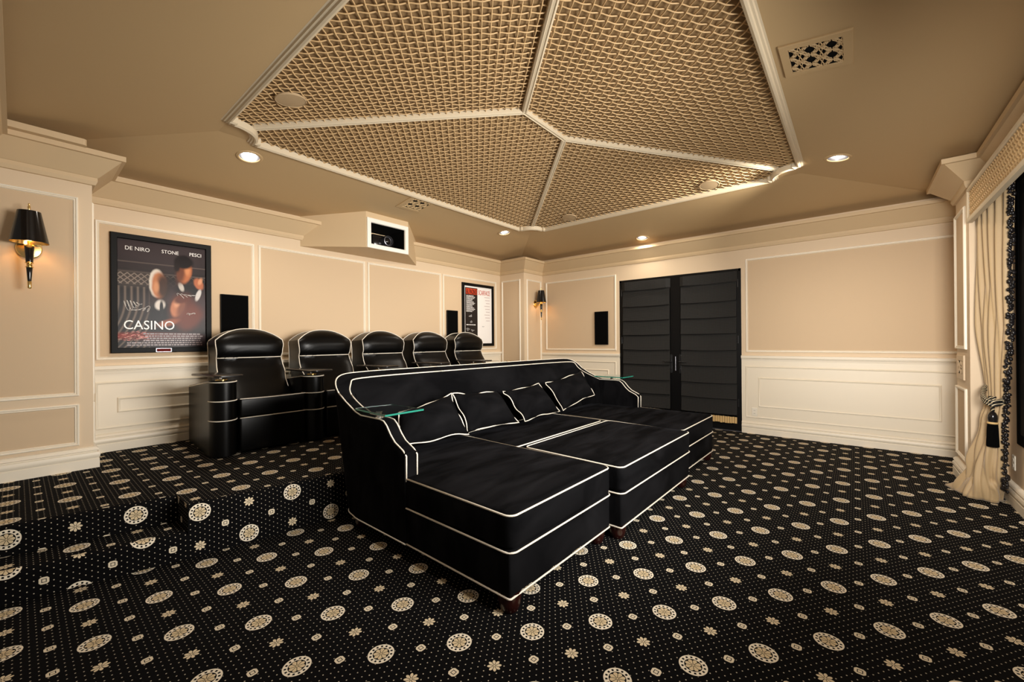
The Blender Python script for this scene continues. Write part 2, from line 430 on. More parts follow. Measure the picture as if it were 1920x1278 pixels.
D = max(dE, dN, dW, dS)+0.3       # carry every slope out to the same depth so that the hips run at 45 degrees
C = {'ne': (TX1+D, TY1+D), 'nw': (TX0-D, TY1+D), 'sw': (TX0-D, TY0-D), 'se': (TX1+D, TY0-D)}
zD = oz(D)
for cs in (((TX0,TY1,TZ), (TX1,TY1,TZ), (*C['ne'],zD), (*C['nw'],zD)), ((TX1,TY1,TZ), (TX1,TY0,TZ), (*C['se'],zD), (*C['ne'],zD)),
           ((TX1,TY0,TZ), (TX0,TY0,TZ), (*C['sw'],zD), (*C['se'],zD)), ((TX0,TY0,TZ), (TX0,TY1,TZ), (*C['nw'],zD), (*C['sw'],zD))):
    slope_face(bm, cs)
# the concave corner fillets of the tray opening
NA, NB, RR = 0.285, 0.04, 0.215
def notch(cx, cy, sx, sy):
    """path from the edge along x, round the concave corner, to the edge along y (sx, sy point into the tray)"""
    pts = [(cx+sx*NA, cy), (cx+sx*NA, cy+sy*NB), (cx+sx*(NB+RR), cy+sy*NB)]
    for k in range(1, 10):
        a = PI/2*k/10; pts.append((cx+sx*(NB+RR*math.cos(a)), cy+sy*(NB+RR*math.sin(a))))
    pts += [(cx+sx*NB, cy+sy*(NB+RR)), (cx+sx*NB, cy+sy*NA), (cx, cy+sy*NA)]
    return pts
n_ne, n_nw, n_sw, n_se = notch(TX1, TY1, -1, -1), notch(TX0, TY1, 1, -1), notch(TX0, TY0, 1, 1), notch(TX1, TY0, -1, 1)
for nt_, c in ((n_ne, (TX1, TY1)), (n_nw, (TX0, TY1)), (n_sw, (TX0, TY0)), (n_se, (TX1, TY0))):
    for a, b in zip(nt_, nt_[1:]):
        if abs((Vector(a)-Vector(c)).cross(Vector(b)-Vector(c))) > 1e-6: quad(bm, [(*c, TZ), (*a, TZ), (*b, TZ)])
struct('ceiling', bm, M_CEIL)
# tray boards
MX0, MX1, MY, RZ = 2.80, 3.57, (TY0+TY1)/2, 0.0
half = (TY1-TY0)/2; MX0, MX1 = TX0+half, TX1-half
RISE = 0.155; RZ = TZ+RISE*half+0.02
TB = TZ+0.035
bm = bmesh.new()
A, B, Cc, Dd = (TX0,TY0,TB), (TX1,TY0,TB), (TX1,TY1,TB), (TX0,TY1,TB); R0, R1 = (MX0,MY,RZ), (MX1,MY,RZ)
SLOPES = [[A, B, R1, R0], [B, Cc, R1], [Cc, Dd, R0, R1], [Dd, A, R0]]
for s in SLOPES: quad(bm, s)
struct('ceiling_tray_panel', bm, M_BACK)
# woven lattice, wires at 45 degrees to the room
def plane_z(poly):
    a, b, c = map(Vector, poly[:3]); n = (b-a).cross(c-a).normalized()
    return lambda x, y: a.z - (n.x*(x-a.x)+n.y*(y-a.y))/n.z
def clip(poly, p, d):
    t0, t1 = -1e9, 1e9; m = len(poly)
    for k in range(m):
        a, b = poly[k], poly[(k+1) % m]; ex, ey = b[0]-a[0], b[1]-a[1]
        num = ex*(p[1]-a[1]) - ey*(p[0]-a[0]); den = ex*d[1]-ey*d[0]
        if abs(den) < 1e-9:
            if num < 0: return None
        elif den > 0: t0 = max(t0, -num/den)
        else: t1 = min(t1, -num/den)
    return (t0, t1) if t1 > t0+0.02 else None
LS = 0.056; q2 = math.sqrt(0.5)
bm = bmesh.new()
for poly in SLOPES:
    pz = plane_z(poly)
    for fam in (0, 1):
        d = (q2, -q2) if fam == 0 else (q2, q2); nn = (q2, q2) if fam == 0 else (q2, -q2)
        ks = [p[0]*nn[0]+p[1]*nn[1] for p in poly]
        for k in range(math.ceil(min(ks)/LS), math.floor(max(ks)/LS)+1):
            p = (nn[0]*k*LS, nn[1]*k*LS); c = clip(poly, p, d)
            if not c: continue
            pts = []; h = LS/4; i = math.ceil(c[0]/h); ts = [c[0]]+[j*h for j in range(i, math.floor(c[1]/h)+1)]+[c[1]]
            for t in ts:
                x, y = p[0]+d[0]*t, p[1]+d[1]*t
                off = 0.0042*math.cos(PI*t/LS)*(-1)**k*(1 if fam == 0 else -1)
                side = 0.0
                pts.append((x+nn[0]*side, y+nn[1]*side, pz(x, y)-0.017+off))
            add_tube(bm, pts, 0.0046, n=5)
lat = struct('ceiling_tray_lattice', bm, M_LAT, smooth='all')
# tray border and hip ribs
bm = bmesh.new()
path = list(reversed(n_sw)) ; path = n_sw[::-1] + n_se + n_ne[::-1] + n_nw   # counter-clockwise
prof = [(-o, z) for o, z in ((-0.012, TZ+0.03), (-0.012, TZ-0.022), (0.004, TZ-0.032), (0.016, TZ-0.028), (0.022, TZ-0.018), (0.034, TZ-0.018), (0.04, TZ-0.008), (0.05, TZ-0.008), (0.056, TZ+0.002), (0.056, TZ+0.03))]
run(bm, prof, path, True)
struct('trim_1', bm, M_TRAYTRIM, smooth=True)
bm = bmesh.new()
def rib(bm, a, b, wd=0.052):
    a, b = Vector(a), Vector(b); d = (b-a).normalized(); s = d.cross(Vector((0,0,1))).normalized()
    loops = []
    for p in (a, b):
        loops.append([p+s*u+Vector((0,0,z)) for u, z in ((-wd/2, 0.0), (-wd/2, -0.037), (-wd/4, -0.045), (-wd/6, -0.040), (wd/6, -0.040), (wd/4, -0.045), (wd/2, -0.037), (wd/2, 0.0))])
    add_loft(bm, loops)
k45 = NB+RR*q2
for cx_, cy_, sx, sy, R in ((TX0,TY0,1,1,R0), (TX1,TY0,-1,1,R1), (TX1,TY1,-1,-1,R1), (TX0,TY1,1,-1,R0)):
    rib(bm, (cx_+sx*k45, cy_+sy*k45, TB+RISE*k45-0.004), (R[0], R[1], R[2]-0.004))
rib(bm, (R0[0]-0.03, MY, RZ-0.003), (R1[0]+0.03, MY, RZ-0.003))
struct('trim_2', bm, M_TRAYTRIM)

# ------------------------------------------------------------------ crown, baseboards, rails
CR = [(0, 2.57), (0.018, 2.572), (0.03, 2.60), (0.03, 2.628), (0.036, 2.632), (0.158, 2.762), (0.18, 2.764), (0.18, 2.804), (0.0, 2.812)]
bm = bmesh.new(); run(bm, CR, [(XL, -0.2), (XL, YC), (0.389, YC), (0.389, YP), (5.97, YP), (5.97, YC), (XD, YC), (XD, YS), (5.755, YS), (5.755, YF), (5.17, YF), (5.17, YF-0.20), (0.9, YF-0.20)][::-1])
crown = struct('trim_3', bm, M_CROWN)
bm = bmesh.new()      # blocking behind the crown on the left column, seen over its edge
add_loft(bm, [[(x, y, z) for x, y in rrect(-0.2, 4.44, 0.345, 4.64, 0.02, 3)] for z in (2.80, 2.845)]); struct('trim_4', bm, M_CROWN)
def BB(z): return [(0, z+0), (0.032, z+0), (0.032, z+0.07), (0.026, z+0.076), (0.034, z+0.088), (0.036, z+0.105), (0.03, z+0.122), (0.02, z+0.128), (0.02, z+0.134), (0.03, z+0.14), (0.026, z+0.152), (0.012, z+0.165), (0, z+0.168)]
bm = bmesh.new(); run(bm, BB(ZP), [(XL-0.2, YC), (0.389, YC), (0.389, YP), (5.97, YP), (5.97, YC), (XD, YC), (XD, DY1)][::-1]); struct('baseboard_back', bm, M_CREAM, smooth=True)
bm = bmesh.new(); run(bm, BB(0), [(XD, DY0), (XD, YS), (5.755, YS)][::-1]); struct('baseboard_right', bm, M_CREAM, smooth=True)
bm = bmesh.new(); run(bm, BB(0), [(5.755, YS), (5.755, YF), (5.17, YF), (5.17, YS), (0.7, YS)][::-1]); struct('baseboard_front', bm, M_CREAM, smooth=True)
def rail(z): return [(0, z-0.08), (0.012, z-0.078), (0.016, z-0.05), (0.024, z-0.045), (0.024, z-0.040), (0.040, z-0.034), (0.042, z-0.004), (0.036, z), (0, z+0.002)]
bm = bmesh.new()      # wainscot boards and chair rails
add_box(bm, (0.389, YP-0.010, ZP), (5.97, YP, 1.05)); struct('trim_5', bm, M_WAIN)
bm = bmesh.new(); run(bm, rail(1.108), [(0.389, YP), (5.97, YP)][::-1]); struct('trim_6', bm, M_CREAM, smooth=True)
bm = bmesh.new(); add_box(bm, (XD-0.012, YS, 0), (XD, DY0, 1.03)); add_box(bm, (XD-0.012, DY1, 0), (XD, YC, 1.03)); struct('trim_7', bm, M_WAIN)
bm = bmesh.new(); run(bm, rail(1.08), [(XD, DY0), (XD, YS)][::-1]); run(bm, rail(1.08), [(XD, YC), (XD, DY1)][::-1]); struct('trim_8', bm, M_CREAM, smooth=True)
MOLD = [(0, 0), (0.001, 0.012), (0.007, 0.018), (0.013, 0.016), (0.017, 0.008), (0.024, 0.012), (0.03, 0.002), (0.031, 0)]
FLAT = [(0, 0), (0.002, 0.008), (0.009, 0.012), (0.016, 0.009), (0.022, 0)]
def panel(i, O, U, Nn, rects, mat, prof, infill):
    bm = bmesh.new()
    for r in rects: frame(bm, O, U, (0,0,1), Nn, r, prof)
    struct('trim_%d' % i, bm, mat, smooth=True)
    if infill:
        bm = bmesh.new(); O, U, Nn = Vector(O), Vector(U), Vector(Nn)
        for u0, v0, u1, v1 in rects:
            L = []
            for e in (0.0, 0.003): L.append([O+U*u+Vector((0,0,v))+Nn*e for u, v in ((u0+.015, v0+.015), (u1-.015, v0+.015), (u1-.015, v1-.015), (u0+.015, v1-.015))])
            add_loft(bm, L)
        struct('wall_panel_%d' % i, bm, M_PANEL)
NB_, NR_ = (0, -1, 0), (-1, 0, 0)
ZT = 2.43
panel(9, (0, YP, 0), (1,0,0), NB_, [(0.452, 1.16, 1.735, ZT), (1.775, 1.16, 3.115, ZT), (3.155, 1.16, 4.485, ZT), (4.525, 1.16, 5.85, ZT)], M_CREAM, MOLD, True)
panel(10, (XD, 0, 0), (0,1,0), NR_, [(3.135, 1.135, 4.592, ZT), (-0.9, 1.128, 1.182, ZT)], M_CREAM, MOLD, True)
panel(11, (0, YC, 0), (1,0,0), NB_, [(XL-0.05, 0.90, 0.312, 2.455), (XL-0.05, 0.515, 0.312, 0.84), (6.045, 0.90, 6.50, 2.455), (6.045, 0.515, 6.50, 0.84)], M_CREAM, MOLD, True)
panel(12, (5.97, 0, 0), (0,1,0), NR_, [(4.76, 0.90, 5.215, 2.455), (4.76, 0.515, 5.215, 0.84)], M_CREAM, MOLD, True)
panel(13, (0.389, 0, 0), (0,1,0), (1,0,0), [(4.76, 0.90, 5.215, 2.455), (4.76, 0.515, 5.215, 0.84)], M_CREAM, MOLD, True)
panel(14, (0, YF, 0), (1,0,0), (0,1,0), [(5.29, 1.20, 5.745, 2.45), (5.29, 0.21, 5.745, 0.855)], M_CREAM, MOLD, True)
panel(15, (0, YP-0.010, 0), (1,0,0), NB_, [(0.445, 0.53, 5.91, 0.962), (0.592, 0.672, 1.66, 0.812), (1.80, 0.672, 3.08, 0.812), (3.20, 0.672, 4.45, 0.812), (4.56, 0.672, 5.78, 0.812)], M_WAIN, FLAT, False)
panel(16, (XD-0.012, 0, 0), (0,1,0), NR_, [(-0.92, 0.218, 1.19, 0.935), (-0.728, 0.374, 1.035, 0.782), (3.135, 0.53, 4.585, 0.945), (3.275, 0.672, 4.44, 0.80)], M_WAIN, FLAT, False)

# ------------------------------------------------------------------ projector soffit on the back wall
bm = bmesh.new()
PZ0, PYF = 2.497, 4.70
fx0, fx1, rx0, rx1 = 2.805, 3.437, 2.245, 3.995
ix0, ix1, iz0, iz1 = 2.866, 3.372, 2.548, 2.82
zt_f, zt_r = ceil_z(3.1, PYF), ceil_z(3.1, YP)
def pv(x, y, z): return bm.verts.new((x, y, z))
f = [pv(fx0,PYF,PZ0), pv(fx1,PYF,PZ0), pv(fx1,PYF,zt_f), pv(fx0,PYF,zt_f)]; r = [pv(rx0,YP,PZ0), pv(rx1,YP,PZ0), pv(rx1,YP,zt_r), pv(rx0,YP,zt_r)]
h = [pv(ix0,PYF,iz0), pv(ix1,PYF,iz0), pv(ix1,PYF,iz1), pv(ix0,PYF,iz1)]; d_ = [pv(ix0,5.2,iz0), pv(ix1,5.2,iz0), pv(ix1,5.2,iz1), pv(ix0,5.2,iz1)]
for k in range(4):
    j = (k+1) % 4
    bm.faces.new((f[k], f[j], h[j], h[k])); bm.faces.new((f[k], r[k], r[j], f[j]))
    g = bm.faces.new((h[k], h[j], d_[j], d_[k])); g.material_index = 1
g = bm.faces.new(d_); g.material_index = 1
struct('wall_projector_soffit', bm, [M_CROWN, M_DARK])
t = thing('projector_window', 'white framed projector opening in the beige soffit above the seats', 'window frame', (0, 0, 0))
bm = bmesh.new(); frame(bm, (0, PYF, 0), (1,0,0), (0,0,1), NB_, (2.813, 2.497, 3.43, 2.874), [(0, 0), (0.0, 0.016), (0.012, 0.02), (0.05, 0.02), (0.056, 0.008), (0.056, 0)]); obj('frame', bm, M_WHITE, t)
t = thing('projector', 'black projector with a round glass lens inside the white framed opening', 'projector', (3.20, 4.98, iz0))
bm = bmesh.new(); cushion(bm, -0.20, -0.10, 0.15, 0.20, 0.004, 0.19, 0.03, 0.02, 0.0); obj('body', bm, M_LACQ, t, smooth=True)
Mx = Matrix.Translation((0.0, -0.10, 0.115)) @ Matrix.Rotation(PI/2, 4, 'X')
bm = bmesh.new(); add_lathe(bm, [(0.075, 0.0), (0.075, 0.02), (0.068, 0.075), (0.060, 0.078), (0.056, 0.05), (0.05, 0.045)], M=Mx, n=28); ln = obj('lens_barrel', bm, M_GREYM, t, smooth=True)
bm = bmesh.new(); add_lathe(bm, [(0.049, 0.046), (0.04, 0.06), (0.02, 0.068), (0.004, 0.07)], M=Mx, n=24); obj('lens_glass', bm, M_LACQ, ln, smooth=True)
bm = bmesh.new(); add_box(bm, (-0.19, -0.118, 0.012), (0.14, -0.10, 0.03)); obj('lower_vent', bm, M_GREYM, t)

# ------------------------------------------------------------------ recessed ceiling lamps
SPOT_W = 46
lamp_words = ['recessed ceiling lamp above the large dark framed poster, nearest the left column', 'recessed ceiling lamp beside the projector opening, near the far corner of the lattice',
              'recessed ceiling lamp in front of the screen curtain, beside the large ceiling vent', 'recessed ceiling lamp above the black double doors']
for i, (x, y, z) in enumerate(LAMPS):
    t = thing('recessed_ceiling_lamp', lamp_words[i], 'ceiling lamp', (x, y, z), 0, 'recessed ceiling lamps')
    gx = (ceil_z(x+.01, y)-ceil_z(x-.01, y))/.02; gy = (ceil_z(x, y+.01)-ceil_z(x, y-.01))/.02
    nrm = Vector((-gx, -gy, 1)).normalized(); R = nrm.to_track_quat('Z', 'Y').to_matrix().to_4x4()
    bm = bmesh.new(); add_lathe(bm, [(0.082, 0.002), (0.082, -0.006), (0.090, -0.010), (0.104, -0.006), (0.108, 0.0), (0.082, 0.002)], M=R, n=36, cap=False); obj('trim_ring', bm, M_CEIL, t, smooth=True)
    bm = bmesh.new(); add_lathe(bm, [(0.084, -0.002), (0.080, 0.02), (0.062, 0.10), (0.0601, 0.104)], M=R, n=36, cap=False); add_lathe(bm, [(0.0601, 0.104), (0.001, 0.105)], M=R, n=36, cap=False); obj('reflector', bm, M_GREYM, t, smooth=True)
    bm = bmesh.new(); add_lathe(bm, [(0.001, 0.018), (0.030, 0.02), (0.048, 0.028), (0.052, 0.045), (0.04, 0.085), (0.02, 0.10)], M=R, n=28); obj('bulb', bm, M_BULB, t, smooth=True)
    lamp('downlight', 'SPOT', (x, y, z-0.03), SPOT_W*(0.35 if i == 3 else 1.0), WARM, (x, y, 0), spot_size=math.radians(155), spot_blend=0.9, shadow_soft_size=0.06)
    if i == 2:      # this one is an adjustable fitting, turned towards the far corner
        lamp('downlight_beam', 'SPOT', (x, y+0.05, z-0.09), 275, (1.0, 0.94, 0.84), (5.6, 4.8, 1.3), spot_size=math.radians(88), spot_blend=0.85, shadow_soft_size=0.05)
for x, y in ((1.40, 0.12), (3.19, 0.05)):
    lamp('downlight', 'SPOT', (x, y, ceil_z(x, y)-0.03), SPOT_W, WARM, (x, y, 0), spot_size=math.radians(155), spot_blend=0.9, shadow_soft_size=0.06)

# ------------------------------------------------------------------ round speakers in the lattice, vents
def tray_z(x, y): return TB+RISE*min(x-TX0, TX1-x, y-TY0, TY1-y)
for (x, y, lb) in ((1.30, 3.19, 'round beige ceiling speaker in the lattice near the big poster wall corner'), (5.12, 3.165, 'round beige ceiling speaker in the lattice nearest the far column'), (5.12, 1.285, 'round beige ceiling speaker in the lattice toward the curtain side')):
    dd = [(x-TX0, (1,0)), (TX1-x, (-1,0)), (y-TY0, (0,1)), (TY1-y, (0,-1))]; g = min(dd)[1]
    nrm = Vector((-RISE*g[0], -RISE*g[1], 1)).normalized(); R = nrm.to_track_quat('Z', 'Y').to_matrix().to_4x4()
    t = thing('ceiling_speaker', lb, 'ceiling speaker', (x, y, tray_z(x, y)-0.028), 0, 'round speakers in the lattice ceiling')
    bm = bmesh.new(); add_lathe(bm, [(0.105, 0.006), (0.107, -0.001), (0.102, -0.006), (0.098, -0.004)], M=R, n=40, cap=False); obj('rim', bm, M_SPKGR, t, smooth=True)
    bm = bmesh.new(); add_lathe(bm, [(0.099, 0.012), (0.099, -0.003), (0.06, -0.006), (0.001, -0.007)], M=R, n=40); obj('grille', bm, M_SPKGR, t, smooth=True)

def scrolls(bm, w, h, nx, ny, r, z=0.0):
    """scrollwork grille in the xy-plane, w by h, nx by ny mirrored cells"""
    cw, ch = w/nx, h/ny
    for i in range(nx):
        for j in range(ny):
            cx_, cy_ = -w/2+cw*(i+.5), -h/2+ch*(j+.5); sx = 1 if i % 2 == 0 else -1; sy = 1 if j % 2 == 0 else -1
            for ph, ox, oy, rad in ((0, -0.22, -0.20, 0.27), (PI, 0.20, 0.22, 0.27)):
                pts = []
                for k in range(19):
                    a = ph+k/18*PI*3.0; q_ = rad*(1-k/18*0.80)
                    pts.append((cx_+sx*cw*(ox+q_*math.cos(a)*1.1), cy_+sy*ch*(oy+q_*math.sin(a)*1.25), z))
                add_tube(bm, pts, r, n=4)
            add_tube(bm, [(cx_-sx*cw*.5, cy_-sy*ch*.5, z), (cx_-sx*cw*.1, cy_+sy*ch*.12, z), (cx_+sx*cw*.5, cy_+sy*ch*.5, z)], r*1.1, n=4)
            add_tube(bm, [(cx_-cw*.5, cy_+ch*.5*sy, z), (cx_, cy_+ch*.36*sy, z), (cx_+cw*.5, cy_+ch*.5*sy, z)], r*1.1, n=4)
def vent(name, lb, cat, M, w, h, bw, nx, ny, mat, r=0.004):
    t = thing(name, lb, cat); t.matrix_world = M
    bm = bmesh.new(); frame(bm, (0,0,0), (1,0,0), (0,1,0), (0,0,1), (-w/2, -h/2, w/2, h/2), [(0, 0), (0.0, 0.008), (0.004, 0.012), (bw, 0.012), (bw, 0.002)]); obj('frame', bm, mat, t)
    bm = bmesh.new(); scrolls(bm, w-2*bw, h-2*bw, nx, ny, r, 0.008); obj('grille', bm, mat, t)
    bm = bmesh.new(); add_box(bm, (-w/2+bw*.8, -h/2+bw*.8, 0.0), (w/2-bw*.8, h/2-bw*.8, 0.003)); obj('duct', bm, M_DARK, t)
    return t
def basis(o, ux, uy):
    ux, uy = Vector(ux).normalized(), Vector(uy).normalized(); uz = ux.cross(uy)
    return Matrix(((ux.x, uy.x, uz.x, o[0]), (ux.y, uy.y, uz.y, o[1]), (ux.z, uy.z, uz.z, o[2]), (0,0,0,1)))
vx, vy = 3.08, 0.17
vent('ceiling_vent', 'large ceiling vent with black scrollwork grille at the screen side', 'vent', basis((vx, vy, ceil_z(vx, vy)-0.001), (1, 0, 0), (0, -1, -SL)), 0.365, 0.35, 0.045, 5, 5, M_CEIL, 0.0031)
vx, vy = 3.20, 4.20
vent('ceiling_vent', 'small ceiling vent with scrollwork grille in front of the projector soffit', 'vent', basis((vx, vy, ceil_z(vx, vy)-0.001), (1, 0, 0), (0, -1, SL)), 0.36, 0.36, 0.05, 5, 5, M_CEIL, 0.0031)
vent('column_vent', 'narrow scrollwork vent on the column beside the curtain', 'vent', basis((5.53, YF+0.001, 1.035), (-1, 0, 0), (0, 0, 1)), 0.32, 0.22, 0.05, 3, 2, M_WALL, 0.004)

# ------------------------------------------------------------------ wall sconces
def sconce(loc, label):
    t = thing('wall_sconce', label, 'wall lamp', loc, 0, 'black and brass wall sconces')      # origin on the wall at plate height, facing -y
    c = (0, -0.135, 0)
    bm = bmesh.new(); L = []
    for r, yy in ((1.0, 0.0), (1.0, -0.008), (0.92, -0.014), (0.5, -0.018), (0.02, -0.019)):
        L.append([(0.066*r*math.cos(2*PI*k/32), yy, 0.075*r*math.sin(2*PI*k/32)) for k in range(32)])
    add_loft(bm, L); pl = obj('back_plate', bm, M_BRASS, t, smooth=True)
    bm = bmesh.new(); add_tube(bm, [(0, -0.01, -0.02), (0, -0.06, -0.03), (0, -0.11, -0.02), (0, -0.135, -0.01)], 0.008, n=10); obj('arm', bm, M_BRASS, pl, smooth=True)
    bm = bmesh.new(); add_lathe(bm, [(0.024, -0.002), (0.025, -0.004), (0.0185, -0.118), (0.016, -0.12)], c, 24); obj('tapered_stem', bm, M_LACQ, t, smooth=True); bm = bmesh.new(); add_lathe(bm, [(0.0155, -0.155), (0.016, -0.158), (0.0095, -0.255), (0.009, -0.257)], c, 24); obj('tapered_stem', bm, M_LACQ, t, smooth=True)
    bm = bmesh.new(); add_lathe(bm, [(0.017, -0.117), (0.022, -0.121), (0.022, -0.126), (0.013, -0.130), (0.017, -0.138), (0.013, -0.146), (0.021, -0.150), (0.021, -0.156), (0.015, -0.158)], c, 24); obj('brass_collar', bm, M_BRASS, t, smooth=True)
    bm = bmesh.new(); add_lathe(bm, [(0.0095, -0.255), (0.011, -0.259), (0.010, -0.285), (0.0105, -0.30), (0.008, -0.306), (0.001, -0.308)], c, 20); obj('brass_tip', bm, M_BRASS, t, smooth=True)
    bm = bmesh.new(); add_lathe(bm, [(0.024, -0.003), (0.027, 0.0), (0.024, 0.004), (0.010, 0.006), (0.010, 0.035)], c, 24); obj('lamp_socket', bm, M_BRASS, t, smooth=True)
    bm = bmesh.new(); add_lathe(bm, [(0.097, 0.022), (0.058, 0.245), (0.0565, 0.245), (0.0955, 0.022), (0.097, 0.022)], c, 40, cap=False); add_lathe(bm, [(0.0575, 0.244), (0.012, 0.2445), (0.012, 0.243), (0.0575, 0.2425)], c, 40, cap=False)
    sh = obj('lamp_shade', bm, M_LACQ, t, smooth=True)
    bm = bmesh.new(); add_lathe(bm, [(0.0945, 0.0225), (0.0560, 0.2405)], c, 40, cap=False); obj('shade_lining', bm, M_BRASS, sh, smooth=True)
    bm = bmesh.new(); add_lathe(bm, [(0.004, 0.243), (0.009, 0.25), (0.005, 0.256), (0.008, 0.275), (0.004, 0.29), (0.0065, 0.297), (0.001, 0.304)], c, 16); obj('finial', bm, M_BRASS, sh, smooth=True)
    bm = bmesh.new(); add_lathe(bm, [(0.009, 0.03), (0.012, 0.05), (0.014, 0.075), (0.008, 0.10), (0.001, 0.115)], c, 16); obj('bulb', bm, M_BULBW, t, smooth=True)
    lamp('sconce_light', 'POINT', (loc[0], loc[1]-0.135, loc[2]+0.13), 2.2, (1.0, 0.66, 0.32), shadow_soft_size=0.02)
sconce((0.060, YC-0.003, 2.012), 'black and brass wall sconce on the near left column')
sconce((6.318, YC-0.003, 2.008), 'black and brass wall sconce on the far corner column')

# ------------------------------------------------------------------ wall speakers
for lo, hi, lb in (((1.402, YP-0.035, 1.10), (1.665, YP-0.004, 1.835), 'black wall speaker between the big dark poster and the first seat'), ((4.60, YP-0.035, 1.10), (4.835, YP-0.004, 1.833), 'black wall speaker left of the black and white poster'), ((XD-0.03, 3.282, 1.233), (XD-0.004, 3.534, 1.812), 'black wall speaker left of the double doors')):
    t = thing('wall_speaker', lb, 'speaker', lo, 0, 'flat black wall speakers')
    dx, dy, dz = (hi[k]-lo[k] for k in range(3))
    bm = bmesh.new(); add_box(bm, (0, 0, 0), (dx, dy, dz)); obj('cabinet', bm, M_FRAMEB, t, bevel=0.004)
    bm = bmesh.new()
    if dx > dy: add_box(bm, (0.006, -0.008, 0.006), (dx-0.006, 0, dz-0.006))
    else: add_box(bm, (-0.008, 0.006, 0.006), (0, dy-0.006, dz-0.006))
    obj('grille', bm, M_BLACK, t, bevel=0.003)

# ------------------------------------------------------------------ lettering and framed posters
def text_mesh(bm_out, s, x, z, h, mat, width=None, shear=0.0, y=0.0, bold=0.0):
    cu = bpy.data.curves.new('t', 'FONT'); cu.body = s; cu.size = 1.0; cu.resolution_u = 3; cu.shear = shear; cu.offset = bold
    o = bpy.data.objects.new('t', cu); COL.objects.link(o)
    dg = bpy.context.evaluated_depsgraph_get(); dg.update()
    me = bpy.data.meshes.new_from_object(o.evaluated_get(dg))
    xs = [v.co.x for v in me.vertices]; ys = [v.co.y for v in me.vertices]
    x0, x1, y0, y1 = min(xs), max(xs), min(ys), max(ys)
    sy = h/(y1-y0); sx = (width/(x1-x0)) if width else sy
    vs = [bm_out.verts.new((x+(v.co.x-x0)*sx, y, z+(v.co.y-y0)*sy)) for v in me.vertices]
    for p in me.polygons:
        try: bm_out.faces.new([vs[k] for k in p.vertices]).material_index = mat
        except ValueError: pass
    bpy.data.objects.remove(o); bpy.data.curves.remove(cu); bpy.data.meshes.remove(me)
def flat(name, rgb, rough=0.35): return plain(name, srgb(*rgb), rough)
def soft_print(name, x0, z1, w_, h_, base, blobs, rough=0.3):
    """flat printed picture: soft elliptical patches (u, v, ru, rv, turn, softness, colour, strength) over a dark ground"""
    m, nt, b = new_mat(name); q = N(nt)
    tc = nt.nodes.new('ShaderNodeTexCoord'); sp = nt.nodes.new('ShaderNodeSeparateXYZ'); nt.links.new(tc.outputs['Object'], sp.inputs[0])
    u = q.m('DIVIDE', q.m('SUBTRACT', sp.outputs[0], x0), w_); v = q.m('DIVIDE', q.m('SUBTRACT', z1, sp.outputs[2]), h_)
    asp = h_/w_
    wob = nt.nodes.new('ShaderNodeTexNoise'); wob.inputs['Scale'].default_value = 9; nt.links.new(tc.outputs['Object'], wob.inputs['Vector'])
    wv = q.m('MULTIPLY', q.m('SUBTRACT', wob.outputs['Fac'], 0.5), 0.35)
    col = srgb(*base)
    for (cu, cv, ru, rv, rot, soft, rgb, k) in blobs:
        if rgb == 'folds':
            ph = q.m('ADD', q.m('MULTIPLY', u, 95.0), q.m('MULTIPLY', q.m('POWER', q.m('MAXIMUM', q.m('SUBTRACT', v, 0.55), 0.0), 2.0), 130.0))
            f = q.m('MULTIPLY', q.m('POWER', q.m('MULTIPLY_ADD', q.m('SINE', ph), 0.5, 0.5), 3.0), k)
            f = q.m('MULTIPLY', f, q.m('MULTIPLY', q.lt(u, 0.34), q.gt(v, 0.43))); col = q.mix(f, col, srgb(126, 110, 98)); continue
        if rgb == 'weave':
            a = q.m('PINGPONG', q.m('ADD', q.m('MULTIPLY', u, 14.0), q.m('MULTIPLY', v, 14.0*asp)), 0.5); c = q.m('PINGPONG', q.m('SUBTRACT', q.m('MULTIPLY', u, 14.0), q.m('MULTIPLY', v, 14.0*asp)), 0.5)
            f = q.m('MULTIPLY', q.m('MAXIMUM', q.lt(a, 0.12), q.lt(c, 0.12)), q.m('MULTIPLY', q.m('MULTIPLY', q.lt(v, 0.41), q.gt(v, 0.305)), k))
            f = q.m('MULTIPLY', f, q.m('SUBTRACT', 1.0, q.m('MULTIPLY', u, 0.75))); col = q.mix(f, col, srgb(150, 134, 122)); continue
        if rgb == 'bar':     # straight ledge
            f = q.m('MULTIPLY', q.m('LESS_THAN', q.m('ABSOLUTE', q.m('SUBTRACT', v, cv)), rv), k); col = q.mix(f, col, srgb(*soft)); continue
        du = q.m('SUBTRACT', u, cu); dv = q.m('MULTIPLY', q.m('SUBTRACT', v, cv), asp); c_, s_ = math.cos(rot), math.sin(rot)
        a = q.m('DIVIDE', q.m('ADD', q.m('MULTIPLY', du, c_), q.m('MULTIPLY', dv, s_)), ru); e = q.m('DIVIDE', q.m('SUBTRACT', q.m('MULTIPLY', dv, c_), q.m('MULTIPLY', du, s_)), rv*asp)
        d = q.m('ADD', q.m('SQRT', q.m('ADD', q.m('MULTIPLY', a, a), q.m('MULTIPLY', e, e))), wv)
        mr = nt.nodes.new('ShaderNodeMapRange'); mr.interpolation_type = 'SMOOTHSTEP'; nt.links.new(d, mr.inputs[0])
        mr.inputs[1].default_value = 1+soft; mr.inputs[2].default_value = 1-soft; mr.inputs[3].default_value = 0.0; mr.inputs[4].default_value = k
        col = q.mix(mr.outputs[0], col, srgb(*rgb))
    nt.links.new(col, b.inputs['Base Color']); b.inputs['Roughness'].default_value = rough; b.inputs['Specular IOR Level'].default_value = 0.10
    return m
def poly(bm, pts, mat, y): quad(bm, [(a, y, b) for a, b in pts], mat)
